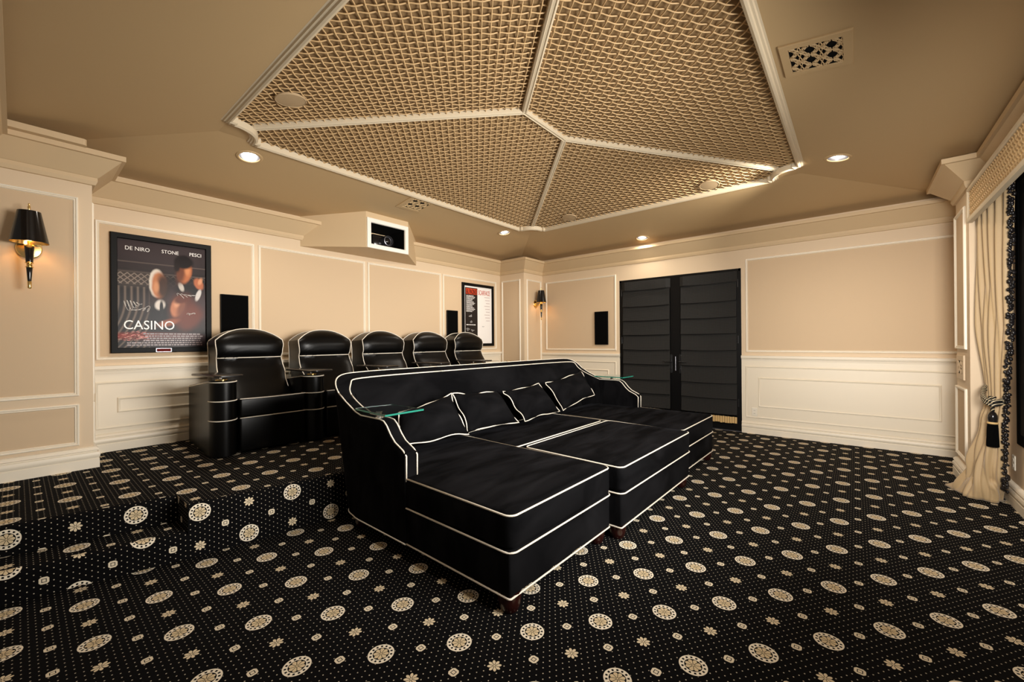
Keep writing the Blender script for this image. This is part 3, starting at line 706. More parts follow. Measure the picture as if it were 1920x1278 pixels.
def ell(bm, cx, cz, rx, rz, mat, y, n=24, rot=0.0):
    c, s = math.cos(rot), math.sin(rot)
    poly(bm, [(cx+rx*math.cos(2*PI*k/n)*c-rz*math.sin(2*PI*k/n)*s, cz+rx*math.cos(2*PI*k/n)*s+rz*math.sin(2*PI*k/n)*c) for k in range(n)], mat, y)
def squiggle(bm, cx, cz, w_, h_, mat, y, seed, loops=4):
    rnd = random.Random(seed); pts = []
    for k in range(40):
        t_ = k/39; a = t_*loops*2*PI
        pts.append((cx+w_*(t_-.5)+w_*.14*math.cos(a*1.0+seed), y, cz+h_*.5*math.sin(a)*(0.5+0.5*math.sin(3.1*t_+seed))+h_*.3*(t_-.5)))
    add_tube(bm, pts, 0.0016, n=4, mat=mat)
def picture_frame(t, x0, x1, z0, z1, fw_):
    bm = bmesh.new(); frame(bm, (0, YP-0.004, 0), (1,0,0), (0,0,1), NB_, (x0, z0, x1, z1), [(0, 0), (0, 0.024), (0.006, 0.03), (fw_-0.004, 0.03), (fw_, 0.018), (fw_, 0)])
    bmesh.ops.translate(bm, verts=bm.verts, vec=-t.location); return obj('frame', bm, M_FRAMEB, t)
PC = [flat('print_dark', (52, 44, 44)), flat('print_mauve', (74, 62, 66)), flat('print_grey', (98, 86, 80)), flat('print_amber', (176, 108, 66)), flat('print_white', (242, 238, 234)),
      flat('print_red', (196, 62, 30)), flat('print_black', (22, 18, 19)), flat('print_dim', (112, 90, 90)), flat('print_auburn', (104, 52, 38)), flat('print_tan', (206, 152, 106)), flat('print_umber', (38, 27, 25)), flat('print_pale', (206, 192, 190))]
# large poster, print area 0.597..1.268 x 1.280..2.285
t = thing('framed_poster', 'large dark framed film poster lettered CASINO beside the left column', 'poster', (0.935, YP, 1.22))
picture_frame(t, 0.549, 1.320, 1.220, 2.338, 0.049)
bm = bmesh.new(); px0, px1, pz0, pz1 = 0.594, 1.274, 1.266, 2.292; yb = YP-0.012
def U(a): return px0+(px1-px0)*a
def Z(a): return pz1-(pz1-pz0)*a
def R_(a0, b0, a1, b1, mat, lay, bm_=None): poly(bm_ or bm, [(U(a0), Z(b1)), (U(a1), Z(b1)), (U(a1), Z(b0)), (U(a0), Z(b0))], mat, yb-0.0006*lay)
add_box(bm, (px0, yb, pz0), (px1, yb+0.006, pz1), mat=0)
PC[0] = soft_print('poster_picture', px0-0.935, pz1-1.22, px1-px0, pz1-pz0, (30, 24, 24), [
    (.5, .05, .8, .22, 0, .6, (62, 52, 53), .9), (0, .205, 0, .006, 0, (96, 84, 78), 'bar', .7), (0, .245, 0, .02, 0, (52, 43, 42), 'bar', .6), (0, .295, 0, .007, 0, (98, 86, 80), 'bar', .6), (.12, .36, .4, .07, 0, .5, (74, 64, 58), .8), (0, 0, 0, 0, 0, 0, 'weave', .75),
    (.72, .37, .36, .06, 0, .4, (30, 24, 24), .9), (0, 0, 0, 0, 0, 0, 'folds', .75), (.74, .46, .36, .05, 0, .4, (22, 17, 17), .95),
    (.76, .60, .40, .20, 0, .5, (70, 52, 54), .8),
    (.48, .72, .16, .16, 0, .25, (24, 22, 26), 1), (.455, .59, .055, .05, .2, .3, (222, 214, 206), 1), (.47, .63, .022, .08, 0, .3, (28, 26, 30), 1), (.42, .385, .085, .135, 0, .12, (226, 214, 200), .9), (.445, .405, .082, .125, 0, .18, (186, 118, 78), 1), (.49, .415, .065, .125, 0, .5, (52, 36, 30), .95), (.415, .42, .03, .05, 0, .6, (214, 150, 106), .8),
    (.78, .44, .15, .07, .1, .3, (26, 21, 22), 1), (.70, .405, .03, .045, -.3, .3, (206, 198, 190), .9), (.74, .25, .085, .115, .1, .2, (182, 108, 68), 1), (.69, .28, .05, .09, .1, .6, (96, 54, 38), .9), (.775, .23, .03, .05, 0, .6, (214, 144, 98), .8), (.73, .155, .115, .065, .12, .2, (26, 19, 18), 1), (.65, .20, .035, .06, 0, .4, (32, 22, 20), 1),
    (.91, .36, .055, .06, -.4, .25, (178, 104, 70), 1), (.93, .335, .025, .035, .3, .5, (216, 150, 110), .9), (.905, .475, .03, .06, .3, .25, (210, 204, 200), 1),
    (.71, .62, .15, .16, .2, .35, (92, 48, 38), 1), (.80, .70, .14, .13, .5, .4, (110, 54, 40), .9), (.655, .60, .075, .10, .25, .2, (190, 122, 88), 1), (.70, .62, .045, .09, .25, .6, (120, 70, 54), .9), (.645, .57, .03, .035, .2, .6, (222, 160, 122), .8), (.70, .525, .09, .04, -.45, .4, (98, 50, 38), 1), (.55, .76, .12, .03, -.35, .5, (176, 100, 70), .7),
    (.25, .89, .5, .03, 0, .7, (150, 44, 24), .75), (.65, .92, .5, .06, 0, .5, (62, 48, 52), .7)])
rnd = random.Random(3)
for k in range(60):       # red glints along the bottom
    a, b = rnd.uniform(0.0, .34), rnd.gauss(.885, .022); R_(a, b, a+rnd.uniform(.01, .04), b+.004, 5 if k % 3 else 3, 1+k*0.01)
for j in range(6):        # unreadable small print
    a = 0.27+.02*(j % 3) if j < 4 else 0.1
    while a < .93:
        L_ = rnd.uniform(.012, .05); R_(a, .862+j*.021, a+L_, .874+j*.021, 7, 2.0); a += L_+.008
pr = obj('print', bm, PC, t)
bm = bmesh.new(); yl = yb-0.0025
text_mesh(bm, 'DE NIRO', U(.085), Z(.098), .036, 0, .175, y=yl); text_mesh(bm, 'STONE', U(.475), Z(.092), .034, 0, .132, y=yl); text_mesh(bm, 'PESCI', U(.80), Z(.088), .034, 0, .098, y=yl)
text_mesh(bm, 'CASINO', 0.640, 1.443, .086, 0, .372, y=yl)
squiggle(bm, U(.16), Z(.60), .11, .10, 0, yl, 1, 5); squiggle(bm, U(.25), Z(.64), .13, .09, 0, yl, 4, 4); squiggle(bm, U(.78), Z(.485), .15, .06, 0, yl, 2, 5); squiggle(bm, U(.82), Z(.665), .06, .06, 0, yl, 3, 4)
obj('lettering', bm, PC[4], pr)
bm = bmesh.new(); add_box(bm, (0.866, YP-0.038, 1.224), (0.986, YP-0.032, 1.262)); add_box(bm, (0.872, YP-0.040, 1.229), (0.98, YP-0.037, 1.257), mat=1); obj('plaque', bm, [M_GREYM, plain('plaque_red', srgb(96, 28, 26), 0.8, spec=0.05)], t)
for c in list(t.children):
    if c.name.split('.')[0] in ('print', 'plaque'):
        for v in c.data.vertices: v.co -= t.location
        for g in c.children:
            for v in g.data.vertices: v.co -= t.location
# second poster, 4.954..5.763
t = thing('framed_poster', 'black and white framed film poster with red heading near the far corner', 'poster', (5.355, YP, 1.22))
picture_frame(t, 4.952, 5.760, 1.222, 2.340, 0.050)
bm = bmesh.new(); px0, px1, pz0, pz1 = 4.998, 5.714, 1.268, 2.294
add_box(bm, (px0, yb, pz0), (px1, yb+0.006, pz1), mat=4)
R_(0.04, 0.03, 0.47, 0.93, 6, 1); R_(0.07, 0.045, 0.455, 0.145, 5, 2)
for j in range(14):
    a = 0.08; e = .33+.05*math.sin(j*1.3)
    while a < e:
        L_ = rnd.uniform(.02, .06); R_(a, .165+j*.021, min(a+L_, e), .175+j*.021, 4, 3); a += L_+.010
for j in range(9):
    c_ = .17+j*.052; R_(.72+.03*(j % 3), c_, .92, c_+.012, 11, 3)
for a in (.08, .12, .17, .22, .27, .32, .36): R_(a, .665, a+.035, .68, 4, 3)
squiggle(bm, U(.21), Z(.52), .08, .05, 4, yb-0.003, 5, 3); squiggle(bm, U(.24), Z(.62), .05, .04, 4, yb-0.003, 6, 2); squiggle(bm, U(.13), Z(.75), .07, .05, 4, yb-0.003, 7, 3); squiggle(bm, U(.30), Z(.77), .07, .05, 4, yb-0.003, 8, 3); squiggle(bm, U(.68), Z(.70), .05, .05, 6, yb-0.003, 9, 2)
pr = obj('print', bm, PC, t)
bm = bmesh.new(); text_mesh(bm, 'AL PACINO', U(.08), Z(.14), .085, 0, (px1-px0)*.36, y=yb-0.004, bold=0.01); text_mesh(bm, 'SCARFACE', U(.50), Z(.14), .085, 1, (px1-px0)*.42, y=yb-0.004)
obj('lettering', bm, [PC[6], PC[5]], pr)
for c in (pr, *pr.children):
    for v in c.data.vertices: v.co -= t.location

# ------------------------------------------------------------------ double doors with roman blinds
YM = 2.150
def door(n, y0, y1, hy, sgn):
    o = bpy.data.objects.new('door_%d' % n, None); COL.objects.link(o); o['kind'] = 'structure'
    bm = bmesh.new()
    frame(bm, (XD+0.035, 0, 0), (0,1,0), (0,0,1), NR_, (y0, 0.012, y1, DZ-0.035), [(0, 0), (0, 0.035), (0.075, 0.035), (0.085, 0.028), (0.085, 0.0)])
    obj('leaf_frame', bm, M_DOOR, o)
    bm = bmesh.new(); add_box(bm, (XD+0.02, y0+0.08, 0.09), (XD+0.026, y1-0.08, DZ-0.11)); obj('glazed_panel', bm, M_DARK, o)
    bm = bmesh.new(); cu = rrect(hy-0.016, 0.79, hy+0.016, 1.082, 0.014, 4); add_loft(bm, [[(XD-x, a, b) for a, b in cu] for x in (0.0, 0.007)]); hp = obj('handle_plate', bm, M_IRON, o, bevel=0.002)
    bm = bmesh.new(); add_tube(bm, [(XD-0.005, hy, 0.967), (XD-0.05, hy, 0.967)], 0.010, n=12); add_tube(bm, [(XD-0.048, hy-sgn*0.008, 0.967), (XD-0.05, hy+sgn*0.03, 0.97), (XD-0.05, hy+sgn*0.07, 0.966), (XD-0.046, hy+sgn*0.115, 0.975)], [0.009, 0.0085, 0.008, 0.006], n=10); obj('lever', bm, M_IRON, hp, smooth=True)
    bm = bmesh.new(); add_tube(bm, [(XD-0.004, hy, 0.86), (XD-0.022, hy, 0.86)], 0.012, n=14); obj('lock_knob', bm, M_IRON, hp, smooth=True)
    for z in (0.35, 1.25, 2.05):
        hyy = y0+0.006 if sgn < 0 else y1-0.006
        bm = bmesh.new(); add_tube(bm, [(XD-0.006, hyy, z), (XD-0.006, hyy, z+0.11)], 0.007, n=8); obj('hinge', bm, M_IRON, o)
    return o
door(1, DY0+0.035, YM, YM-0.068, -1)
door(2, YM, DY1-0.035, YM+0.068, 1)
bm = bmesh.new()
add_box(bm, (XD-0.002, DY0, 0.0), (XD+0.14, DY0+0.034, DZ)); add_box(bm, (XD-0.002, DY1-0.034, 0.0), (XD+0.14, DY1, DZ)); add_box(bm, (XD-0.002, DY0, DZ-0.034), (XD+0.14, DY1, DZ)); add_box(bm, (XD+0.06, DY0, 0.0), (XD+0.14, DY1, DZ))
struct('door_frame', bm, M_DOOR)
bm = bmesh.new(); add_tube(bm, [(XD-0.004, YM, 0.83), (XD-0.004, YM, 1.05)], 0.007, n=8); struct('trim_17', bm, M_GREYM)
bm = bmesh.new(); add_box(bm, (XD-0.03, DY0, 0.0), (XD+0.06, DY1, 0.012)); struct('trim_18', bm, M_GREYM)
def blind(y0, y1, label, fringe):
    t = thing('roman_blind', label, 'blind', (XD, (y0+y1)/2, 0.0), 0, 'black roman blinds on the double doors')
    ym = (y0+y1)/2; a, b = y0-ym, y1-ym
    zs_ = [2.115, 1.857, 1.624, 1.390, 1.147, 0.914, 0.670, 0.448, 0.228]
    rr_ = random.Random(int(y0*100))
    for k in range(len(zs_)-1):
        bm = bmesh.new(); zt_, zb_ = zs_[k]+0.03, zs_[k+1]; L = []
        prof_ = [(0.010, zt_), (0.016, zt_-(zt_-zb_)*.35), (0.024, zt_-(zt_-zb_)*.7), (0.034, zb_+0.006), (0.030, zb_), (0.012, zb_+0.012), (0.006, zt_)]
        for i in range(13):
            s_ = i/12; wv = 0.004*math.sin(s_*PI)*rr_.uniform(.5, 1.2); sag = -0.006*math.sin(s_*PI)
            L.append([(-x-wv*(0.3+(zt_-z)*2), a+(b-a)*s_, z+(sag if z < zt_-0.02 else 0)) for x, z in prof_])
        add_loft(bm, L); obj('fold', bm, M_BLIND, t, smooth=True)
        bm = bmesh.new(); add_tube(bm, [(-0.036-0.002*math.sin(i/10*PI), a+(b-a)*i/10, zb_+0.003-0.006*math.sin(i/10*PI)) for i in range(11)], 0.0042, n=5); obj('fold_rod', bm, M_FRAMEB, t)
    bm = bmesh.new(); L = []
    for i in range(15):
        s_ = i/14; e = 0.012 if i in (0, 14) else 0.05
        L.append([(-e, a-0.012+(b-a+.024)*s_, 2.272), (-e-0.006*math.sin(s_*9), a-0.012+(b-a+.024)*s_, 2.128-0.004*math.sin(s_*PI)), (-e+0.008, a-0.012+(b-a+.024)*s_, 2.124), (-0.006, a-0.012+(b-a+.024)*s_, 2.272)])
    add_loft(bm, L); obj('valance', bm, M_BLIND, t)
    bm = bmesh.new(); n = 24
    for i in range(n):
        ya = a+(b-a)*(i+.08)/n; yb_ = a+(b-a)*(i+.92)/n
        add_box(bm, (-0.028-0.004*(i % 2), ya, 0.105+0.012*rr_.random()), (-0.014, yb_, 0.232))
    obj('fringe', bm, M_GOLDF, t)
    bm = bmesh.new(); add_box(bm, (-0.032, a, 0.205), (-0.012, b, 0.236)); obj('fringe_band', bm, M_BLACK, t)
blind(1.296, 2.062, 'black roman blind on the door leaf nearer the cream panelled wall', True)
blind(2.232, 3.006, 'black roman blind on the door leaf nearer the wall speaker', True)

# ------------------------------------------------------------------ power outlets
def outlet(M, label):
    t = thing('power_outlet', label, 'outlet'); t.matrix_world = M
    bm = bmesh.new(); add_loft(bm, [[(x, y, z) for x, y in rrect(-0.036+i, -0.058+i, 0.036-i, 0.058-i, 0.006, 3)] for z, i in ((0, 0), (0.004, 0), (0.007, 0.004))]); obj('cover_plate', bm, M_PLAST, t)
    for s in (-1, 1):
        bm = bmesh.new(); add_loft(bm, [[(x, y+s*0.021, z) for x, y in rrect(-0.016, -0.014, 0.016, 0.014, 0.009, 3)] for z in (0.006, 0.009)])
        for q_ in (-1, 1): add_box(bm, (q_*0.006-0.0012, s*0.021-0.004, 0.009), (q_*0.006+0.0012, s*0.021+0.005, 0.0095), mat=1)
        obj('socket', bm, [M_PLAST, M_DARK], t)
outlet(basis((XD-0.0135, 1.081, 0.300), (0, -1, 0), (0, 0, 1)), 'ivory wall outlet low on the cream wainscot beside the doors')
outlet(basis((4.995, YS+0.001, 0.322), (-1, 0, 0), (0, 0, 1)), 'ivory wall outlet below the screen beside the curtain')

# ------------------------------------------------------------------ screen, lattice pelmet, curtain
t = thing('projection_screen', 'black framed projection screen on the wall behind the curtain', 'screen', (2.9, YS, 0.49))
sx0, sx1 = -2.0, 1.985
bm = bmesh.new(); frame(bm, (0, 0, 0), (1,0,0), (0,0,1), (0,1,0), (sx0, 0.0, sx1, 2.05), [(0, 0), (0, 0.007), (0.006, 0.010), (0.08, 0.010), (0.085, 0.004)]); obj('frame', bm, M_BLACK, t)
bm = bmesh.new(); add_box(bm, (sx0+0.08, 0.0, 0.08), (sx1-0.08, 0.006, 1.97)); obj('screen_surface', bm, M_SCREEN, t)
VZ0, VZ1, VX0, VX1 = 2.272, 2.562, 1.0, 5.168
bm = bmesh.new(); frame(bm, (0, YF, 0), (1,0,0), (0,0,1), (0,1,0), (VX0, VZ0, VX1, VZ1), [(0, -0.02), (0, 0.012), (0.010, 0.016), (0.030, 0.016), (0.034, 0.008), (0.034, -0.02)])
add_box(bm, (VX0, YS, VZ1-0.03), (VX1, YF-0.02, VZ1)); struct('trim_19', bm, M_TRAYTRIM)
bm = bmesh.new(); add_box(bm, (VX0, YF-0.022, VZ0+0.002), (VX1, YF-0.012, VZ1)); struct('trim_20', bm, M_BACK)
bm = bmesh.new(); s_ = 0.036
PR = [(2.0, VZ0+0.032), (VX1-0.032, VZ0+0.032), (VX1-0.032, VZ1-0.032), (2.0, VZ1-0.032)]
for fam in (0, 1):
    d = (q2, -q2) if fam == 0 else (q2, q2); nn = (q2, q2) if fam == 0 else (q2, -q2)
    ks = [p[0]*nn[0]+p[1]*nn[1] for p in PR]
    for k in range(math.ceil(min(ks)/s_), math.floor(max(ks)/s_)+1):
        p = (nn[0]*k*s_, nn[1]*k*s_); c = clip(PR, p, d)
        if not c: continue
        h = s_/4; ts = [c[0]]+[j*h for j in range(math.ceil(c[0]/h), math.floor(c[1]/h)+1)]+[c[1]]
        add_tube(bm, [(p[0]+d[0]*t_, YF-0.004+0.0042*math.cos(PI*t_/s_)*(-1)**k*(1 if fam == 0 else -1), p[1]+d[1]*t_) for t_ in ts], 0.0058, n=5)
struct('trim_21', bm, M_LAT, smooth='all')

def lerp(a, b, f): return a+(b-a)*f
def along(pl, s):
    L = [0]
    for a, b in zip(pl, pl[1:]): L.append(L[-1]+math.dist(a, b))
    d = s*L[-1]
    for k in range(len(pl)-1):
        if d <= L[k+1]+1e-9:
            f_ = (d-L[k])/(L[k+1]-L[k]); return (lerp(pl[k][0], pl[k+1][0], f_), lerp(pl[k][1], pl[k+1][1], f_))
    return pl[-1]
TOPC = [(5.145, -0.80), (5.06, -0.82), (4.90, -0.86), (4.745, -0.905)]
PIN = [(5.07, -0.825), (5.00, -0.835), (4.90, -0.850), (4.82, -0.885)]
MIDB = [(5.115, -0.735), (5.00, -0.735), (4.90, -0.78), (4.84, -0.88)]
BOT = [(5.135, -0.675), (5.02, -0.665), (4.93, -0.735), (4.90, -0.81), (5.0, -0.90)]
def curve_at(s, z):
    keys = [(2.55, TOPC, 0.030), (1.45, [(5.12,-0.80),(5.04,-0.82),(4.90,-0.86),(4.775,-0.90)], 0.028), (0.83, PIN, 0.012), (0.62, [(5.085,-0.79),(5.0,-0.80),(4.90,-0.83),(4.83,-0.88)], 0.018), (0.25, MIDB, 0.024), (0.0, BOT, 0.030)]
    for (za, pa, aa), (zb, pb, ab) in zip(keys, keys[1:]):
        if z >= zb-1e-6:
            f_ = (za-z)/(za-zb); f_ = f_*f_*(3-2*f_); A_, B_ = along(pa, s), along(pb, s)
            return lerp(A_[0], B_[0], f_), lerp(A_[1], B_[1], f_), lerp(aa, ab, f_)
t = thing('curtain', 'gold silk curtain tied back beside the projection screen', 'curtain', (5.0, -0.82, 0))
bm = bmesh.new(); NS, NZ = 120, 90; rows = []
for j in range(NZ+1):
    z = 2.55*(1-j/NZ); z = max(z, 0.006); row = []
    for i in range(NS+1):
        s_ = i/NS; x, y, am = curve_at(s_, z)
        x2, y2, _ = curve_at(min(s_+.01, 1), z); x1, y1, _ = curve_at(max(s_-.01, 0), z)
        tx, ty = x2-x1, y2-y1; l_ = math.hypot(tx, ty) or 1; nx_, ny_ = ty/l_, -tx/l_
        if ny_ < 0: nx_, ny_ = -nx_, -ny_
        w1 = math.sin(2*PI*(6.2*s_+0.25*math.sin(5*s_)+0.10*math.sin(z*2.1)))
        w2 = 0.35*math.sin(2*PI*(11.3*s_+0.5*z+.2)); lo = max(0.0, 1-z/0.8)
        w3 = lo*0.9*math.sin(2*PI*(2.1*s_-1.1*z+0.3))+lo*0.5*math.sin(2*PI*(3.3*s_+2.3*z))
        off = am*(1-0.6*s_**4)*(w1*(1-0.75*lo)+w2*(1-0.6*lo)+w3)
        row.append(bm.verts.new((x+nx_*off-5.0, y+ny_*off+0.82, z)))
    rows.append(row)
for a, b in zip(rows, rows[1:]):
    for i in range(NS): bm.faces.new((a[i], a[i+1], b[i+1], b[i]))
cl = obj('drape', bm, M_SILK, t, smooth='all')
so = cl.modifiers.new('thick', 'SOLIDIFY'); so.thickness = 0.004
# puddled hem
bm = bmesh.new(); L = []
hem = [(5.235, -0.594), (5.15, -0.625), (5.06, -0.655), (4.99, -0.695), (4.935, -0.735), (4.93, -0.775), (4.95, -0.82), (5.02, -0.885), (5.10, -0.915)]
inn = [(5.14, -0.70), (5.12, -0.70), (5.05, -0.70), (5.0, -0.715), (4.96, -0.745), (4.955, -0.78), (4.98, -0.82), (5.04, -0.87), (5.10, -0.90)]
def smooth_pl(pl, n): return [along(pl, k/n) for k in range(n+1)]
ho, hi_ = smooth_pl(hem, 40), smooth_pl(inn, 40)
prof_ = [(0.0, 0.004), (0.06, 0.020), (0.3, 0.035), (0.55, 0.06), (0.8, 0.10), (1.0, 0.15)]
for k in range(41):
    wv = 1+0.10*math.sin(k*0.55)+0.05*math.sin(k*1.3+1)
    L.append([(lerp(ho[k][0], hi_[k][0], f_)-5.0, lerp(ho[k][1], hi_[k][1], f_)+0.82, z*(wv if f_ > .05 else 1)) for f_, z in prof_])
add_loft(bm, L, close=False); pud = obj('puddled_hem', bm, M_SILK, t, smooth='all'); so = pud.modifiers.new('thick', 'SOLIDIFY'); so.thickness = 0.004
# bead fringe on the leading edge
bm = bmesh.new(); rnd = random.Random(5)
z = 2.45
while z > 0.10:
    x, y, _ = curve_at(1.0, z); 
    for q_ in range(3):
        r_ = rnd.uniform(0.007, 0.016); c_ = Vector((x-0.004+rnd.uniform(-.014, .014)-5.0, y+0.006+rnd.uniform(-.014, .014)+0.82, z+rnd.uniform(-.012, .012)))
        bmesh.ops.create_icosphere(bm, subdivisions=1, radius=r_, matrix=Matrix.Translation(c_) @ Matrix.Diagonal((1, 1, rnd.uniform(.8, 1.7), 1)))
    z -= 0.019
bf = obj('bead_fringe', bm, M_BEAD, t, smooth='all'); bf['kind'] = 'stuff'
# tieback with tassel
t = thing('curtain_tieback', 'black and cream rope tieback with a long black tassel on the gold curtain', 'tieback', (4.93, -0.85, 0.83))
def M_rope():
    m, nt, b = new_mat('striped_rope'); q = N(nt)
    tc = nt.nodes.new('ShaderNodeTexCoord'); sp = nt.nodes.new('ShaderNodeSeparateXYZ'); nt.links.new(tc.outputs['Object'], sp.inputs[0])
    v = q.m('ADD', q.m('ADD', q.m('MULTIPLY', sp.outputs[0], 1.0), q.m('MULTIPLY', sp.outputs[1], 0.8)), sp.outputs[2])
    nt.links.new(q.mix(q.lt(q.m('PINGPONG', v, 0.014), 0.0045), (0.008, 0.008, 0.008, 1), srgb(214, 196, 160)), b.inputs['Base Color']); b.inputs['Roughness'].default_value = 0.6
    return m
MR = M_rope()
bm = bmesh.new()
for dz in (0.0, 0.026):
    pts = []
    for k in range(33):
        a = 2*PI*k/32; pts.append((0.005+0.155*math.cos(a), 0.012-0.03*math.cos(a)+0.062*math.sin(a), 0.015+0.06*math.cos(a)+dz))
    add_tube(bm, pts[:-1], 0.013, True, 8)
obj('rope', bm, MR, t, smooth='all')
tx_, ty_ = -0.07, 0.034
bm = bmesh.new(); add_tube(bm, [(-0.05, 0.02, 0.01), (tx_, ty_, -0.03), (tx_, ty_, -0.10)], 0.012, n=8); add_tube(bm, [(-0.02, 0.04, 0.01), (-0.045, ty_, -0.06), (tx_, ty_, -0.11)], 0.009, n=8); obj('cord', bm, MR, t, smooth='all')
bm = bmesh.new(); add_lathe(bm, [(0.006, -0.10), (0.016, -0.11), (0.025, -0.13), (0.028, -0.155), (0.024, -0.18), (0.029, -0.188), (0.029, -0.196)], (tx_, ty_, 0), 24); obj('tassel_head', bm, M_BEAD, t, smooth=True)
bm = bmesh.new(); add_lathe(bm, [(0.027, -0.184), (0.032, -0.188), (0.032, -0.196), (0.028, -0.20)], (tx_, ty_, 0), 24); obj('tassel_band', bm, M_GOLDF, t, smooth=True)
bm = bmesh.new(); L = []
for r_, z in ((0.026, -0.196), (0.029, -0.23), (0.031, -0.30), (0.033, -0.372), (0.029, -0.378)):
    L.append([(tx_+r_*(1+0.07*(k % 2))*math.cos(2*PI*k/48), ty_+r_*(1+0.07*(k % 2))*math.sin(2*PI*k/48), z) for k in range(48)])
add_loft(bm, L); obj('tassel_skirt', bm, M_BLACK, t)
bm = bmesh.new()
for k in range(7): bmesh.ops.create_icosphere(bm, subdivisions=1, radius=0.007, matrix=Matrix.Translation((tx_+0.035, ty_+0.012, -0.165-0.016*k)))
obj('bead_strand', bm, M_BEAD, t, smooth='all')

# ------------------------------------------------------------------ recliners
# one recliner is a seat with the arm on its left; the last of the row also carries the closing arm
RX = [1.045+0.775*i for i in range(5)]
ARM_W = 0.205
def arm_loop(x0, z, infl=0.0):
    """plan of an arm: rounded front, straight sides, narrowing to the back"""
    pts = [(x0+0.055, 5.13), (x0+0.0, 4.26)]
    for k in range(1, 12): a = PI+PI*k/12; pts.append((x0+ARM_W/2+(ARM_W/2+infl)*math.cos(a), 4.255+(0.125+infl)*math.sin(a)))
    pts += [(x0+ARM_W, 4.26), (x0+ARM_W-0.01, 5.13)]
    return [(x, y, z(y) if callable(z) else z) for x, y in pts]
def arm_top(y): return 0.645 if y < 4.66 else 0.645-0.20*(y-4.66)
def build_arm(t, x0, tray):
    bm = bmesh.new(); O = Vector((0, 0, 0))
    L = [arm_loop(x0, 0.012), arm_loop(x0, 0.31), arm_loop(x0, 0.315), arm_loop(x0, 0.48), arm_loop(x0, 0.485), arm_loop(x0, lambda y: arm_top(y)-0.012)]
    top_ = [( x0+ARM_W/2+(x-x0-ARM_W/2)*0.9, y+(0.012 if y < 4.3 else -0.01), z+0.012) for x, y, z in arm_loop(x0, arm_top)]
    L.append(arm_loop(x0, arm_top)); L.append(top_)
    add_loft(bm, L); a = obj('arm', bm, M_LEATHER, t, smooth=True)
    pipe(a, arm_loop(x0, arm_top, 0.001), 0.0048)
    for z in (0.315, 0.482): pipe(a, arm_loop(x0, z, 0.002)[1:-1], 0.0048)
    bm = bmesh.new(); add_lathe(bm, [(0.046, 0.0), (0.046, 0.016), (0.041, 0.016), (0.039, 0.004), (0.002, 0.004)], (x0+ARM_W/2-0.005, 4.25, 0.648), 24); obj('cup_holder', bm, M_BRASS, a, smooth=True)
    if tray:
        bm = bmesh.new(); c_, s_ = math.cos(0.10), math.sin(0.10); L = []
        for z, i in ((0.700, 0.004), (0.703, 0.0), (0.713, 0.0), (0.716, 0.004)):
            L.append([(x0+0.055+x*c_-y*s_, 4.215+x*s_+y*c_, z) for x, y in rrect(-0.11+i, -0.27+i, 0.11-i, 0.27-i, 0.05, 5)])
        add_loft(bm, L); tr_ = obj('tray_table', bm, M_TRAYWOOD, t, smooth=True)
        bm = bmesh.new(); add_lathe(bm, [(0.018, 0.655), (0.018, 0.66), (0.009, 0.664), (0.009, 0.70), (0.02, 0.702)], (x0+0.10, 4.27, 0), 16); obj('tray_post', bm, M_CHROME, tr_, smooth=True)
